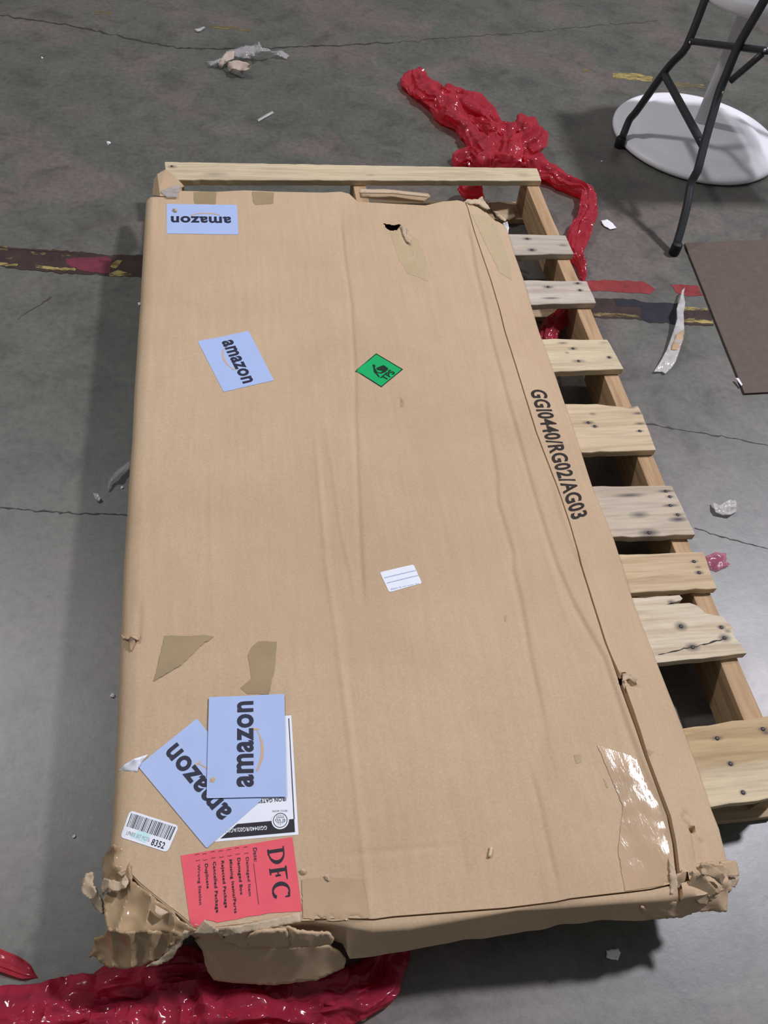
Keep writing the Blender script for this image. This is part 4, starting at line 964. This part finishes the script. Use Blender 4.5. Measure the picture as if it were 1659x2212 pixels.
tube('brace', far([b0, (b0+b1)/2, b1]), R_T*.98, STEEL_DARK, table)
tube('top_rail', far([topA, (topA+topB)/2, topB]), R_T, STEEL_DARK, table)
cy = (topA[1]+topB[1])/2
slab('table_top', [(1.86, cy-.27), (2.44, cy-.27), (2.44, cy+.29), (1.86, cy+.29)], ZTOP, ZTOP+.035, WHITE_PLASTIC, table, .1, 0, .012)
lathe('foot_cap', [(.017, 0), (.0185, .004), (.0185, .034), (.016, .038)], (A[0][0]-.002, A[0][1], 0.0005), BLACK_RUBBER, table, 20)
lathe('foot_cap', [(.016, 0), (.0175, .004), (.0175, .036), (.015, .04)], (Bp[0][0], Bp[0][1]-.004, 0.0005), BLACK_RUBBER, table, 20)
def ball(name, p, r, mat, parent, label=None):
    return lathe(name, [(r*math.sin(a), -r*math.cos(a)) for a in np.linspace(.05, math.pi-.05, 8)], p, mat, parent, 12, label)
for p, X0 in (((975, 372), XA), ((1265, 812), XB), ((1630, 440), XB+.02)):
    q = atx(*zl8(p), X0); q = q - ray(*zl8(p))*.013; ball('bolt', q, .0045, ZINC, table)

# ------------------------------------------------------------------ brown board on the floor
bq = [at(1478, 526, .004)[:2], at(1607, 851, .004)[:2]]
tag(slab('hardboard_sheet', [bq[0], (2.45, bq[0][1]+.05), (2.38, bq[1][1]+.02), bq[1]], .0012, .0075, MAT_BROWN, None, .05, .0004, .002, 50), 'flat brown hardboard sheet lying on the floor at the right of the pallet', 'board')
tag(sheet('white_film_sliver', zoomed([(1335, 1185, .012), (1365, 1185, .013), (1405, 1250, .011), (1395, 1265, .011)], 1300, 560, .2164), WHITE_SCRAP, None, .001, step=3), 'thin white sliver at the near corner of the brown board', 'scrap')

# ------------------------------------------------------------------ litter
def litter(name, px, mat, label, cat='scrap', thick=.0008, group=None, zmin=.0015, **kw):
    return tag(sheet(name, px, mat, None, thick, None, zmin, **kw), label, cat, group)
zlt = lambda pts: [(420+p[0]*.14467, 40+p[1]*.14467)+tuple(p[2:]) for p in pts]
heap = thing('crumpled_wrapper', 'crumpled clear plastic wrapper with brown paper on the floor, far left of the film', 'wrapper', tuple(at(530, 120, 0)))
sheet('plastic', zlt([(170, 640, .004), (280, 640, .02), (400, 590, .02), (480, 490, .03), (600, 460, .035), (700, 420, .04), (800, 410, .035), (900, 400, .04), (960, 350, .055), (1000, 410, .05), (1010, 450, .04), (1080, 440, .05), (1150, 490, .03), (1300, 480, .01), (1420, 560, .004), (1380, 610, .004), (1200, 550, .012), (1120, 500, .04), (1000, 500, .05), (900, 560, .02), (860, 600, .004), (720, 600, .01), (600, 570, .035), (480, 650, .03), (390, 750, .004), (360, 670, .02), (250, 720, .006)]), CLEAR_FILM, heap, .0006, None, .002, step=4, jag=.6, seed=41, wrinkle=[(.01, 40, 'r'), (.004, 90, 'n')])
sheet('paper', zlt([(500, 650, .03), (640, 625, .045), (760, 650, .05), (830, 690, .05), (850, 750, .035), (760, 780, .03), (720, 830, .012), (640, 770, .035), (580, 750, .035), (540, 820, .004), (500, 760, .01)]), LEAF_PAPER, heap, .0012, 'pale brown torn paper', .002, step=4, jag=.5, seed=42)
sheet('paper', zlt([(400, 600, .03), (480, 500, .04), (600, 490, .045), (590, 600, .035), (480, 650, .03), (400, 750, .006), (370, 670, .02)]), LEAF_PAPER, heap, .0012, 'pinkish torn paper', .002, step=4, jag=.5, seed=43, wrinkle=[(.006, 60, 'r')])
litter('foil_scrap', zlt([(0, 160, .004), (60, 150, .012), (150, 120, .01), (160, 140, .004), (90, 190, .006), (40, 200, .004)]), FILM_HAZE, 'small shiny plastic scrap on the floor near the top left crack', step=3, seed=44, wrinkle=[(.004, 90, 'r')])
litter('paper_scrap', [(1298, 477, .004), (1312, 474, .006), (1324, 483, .006), (1332, 493, .004), (1318, 496, .003), (1304, 488, .004)], WHITE_SCRAP, 'white torn paper scrap on the floor right of the red film', step=3, seed=45, jag=.5)
litter('paper_scrap', [(1309, 2053, .002), (1335, 2049, .002), (1341, 2058, .002), (1334, 2075, .002), (1310, 2069, .002)], WHITE_SCRAP, 'small white paper square in the shadow before the near box edge', step=4, seed=46, jag=.6)
litter('plastic_scrap', [(1538, 1086, .004), (1555, 1092, .012), (1575, 1080, .014), (1590, 1082, .006), (1592, 1105, .004), (1578, 1113, .008), (1560, 1114, .004), (1545, 1108, .006), (1542, 1098, .01)], FILM_HAZE, 'crumpled silvery plastic scrap on the floor right of the pallet', step=3, seed=47, wrinkle=[(.006, 70, 'r')])
strip_px = zoomed([(830, 285, .02), (815, 345, .02), (832, 440, .03), (815, 540, .03), (822, 740, .025), (780, 900, .02), (735, 1030, .012), (700, 1080, .006), (630, 1148, .004), (600, 1125, .005), (515, 1128, .004), (590, 1010, .012), (650, 900, .015), (720, 700, .022), (750, 600, .028), (745, 500, .03), (780, 390, .024), (800, 310, .02)], 1300, 560, .2164)
st = thing('plastic_strip', 'long twisted clear plastic strip on the floor right of the pallet', 'plastic film', tuple(at(1450, 720, 0)))
sheet('film', strip_px, FILM_HAZE, st, .0006, None, .0015, step=4, seed=48, wrinkle=[(.005, 50, 'r')])
sheet('tape_piece', zoomed([(745, 750, .026), (815, 700, .027), (815, 800, .024), (770, 910, .019), (690, 905, .017), (710, 830, .02)], 1300, 560, .2164), mat_plain('tan_tape', (.5, .34, .2), .3, .5), st, .0006, 'tan tape stuck to the strip', .003, step=4, seed=49)
litter('plastic_sliver', [(556, 258, .003), (588, 240, .004), (592, 244, .003), (570, 256, .004), (558, 263, .003)], FILM_HAZE, 'thin clear plastic sliver on the floor beyond the pallet', step=3, seed=50)
litter('plastic_sliver', zl([(620, 210, .01), (560, 260, .012), (490, 310, .014), (430, 370, .016), (400, 420, .01), (385, 510, .004), (405, 510, .004), (440, 420, .012), (500, 370, .02), (580, 320, .014), (620, 280, .01)]), CLEAR_FILM, 'clear curled plastic strip in the shadow left of the box', step=4, seed=51, wrinkle=[(.004, 60, 'r')])
litter('plastic_bit', zl([(240, 545, .003), (290, 545, .01), (325, 600, .006), (300, 635, .003), (260, 600, .008)]), FILM_HAZE, 'small crinkled plastic bit on the floor left of the box', step=3, seed=52, wrinkle=[(.003, 90, 'r')])
def crumb(px, py, r, label, z=0.0, mat=None, seed=1):
    p = at(px, py, z+r*.5) if z == 0 else on_box(px, py, r*.4)
    bm = bmesh.new(); bmesh.ops.create_icosphere(bm, subdivisions=1, radius=r)
    rg = np.random.default_rng(seed)
    for v in bm.verts: v.co = v.co*float(rg.uniform(.6, 1.2)); v.co.z = max(v.co.z*.7, -r*.38)
    me = bpy.data.meshes.new('crumb'); bm.to_mesh(me); bm.free()
    o = link('white_crumb' if mat is None else 'cardboard_crumb', me, mat or WHITE_SCRAP); o.location = p
    if z == 0: o.location.z = r*.39
    tag(o, label, 'crumb'); return o
crumb(235, 308, .0095, 'bright white crumb on the floor up left of the pallet corner', seed=3)
crumb(301, 656, .006, 'white crumb in the shadow against the left box edge by the stripe', seed=4)
crumb(263, 1053, .0045, 'white crumb beside the curled plastic strip', seed=5)
crumb(1300, 348, .004, 'tiny white crumb on the floor left of the dark legs', seed=6)
crumb(91, 124, .004, 'tiny white crumb on the floor near the top left corner', seed=7)
crumb(243, 1502, .006, 'pale crumb on the floor left of the brown tape', seed=8)
crumb(160, 1806, .0035, 'tiny white crumb on the floor left of the barcode sticker', seed=9)
crumb(785, 2195, .008, 'pale crumb on the floor right of the near red film', seed=10, mat=CARD_PALE)
crumb(655, 1884, .006, 'cardboard crumb on the box next to the red sticker, nearer it', 1, CARD_PALE, 11)
crumb(707, 1897, .006, 'cardboard crumb on the box next to the red sticker, farther from it', 1, CARD_PALE, 12)
crumb(378, 457, .0075, 'brown crumb on the far blue sticker', 1, CARD_PALE, 13)
crumb(459, 1686, .006, 'brown crumb on the stacked blue stickers', 1, CARD_PALE, 14)
# wood splinter on the box
sp_a, sp_b = on_box(1060, 1832, .003), on_box(1056, 1852, .003)
tag(tube('wood_splinter', [sp_a, (sp_a+sp_b)/2+np.array([.0005, 0, .0004]), sp_b], .0028, mat_plain('splinter_wood', (.66, .52, .34), .7, .2), None, 6, .005), 'pale wood splinter lying on the near half of the box', 'splinter')
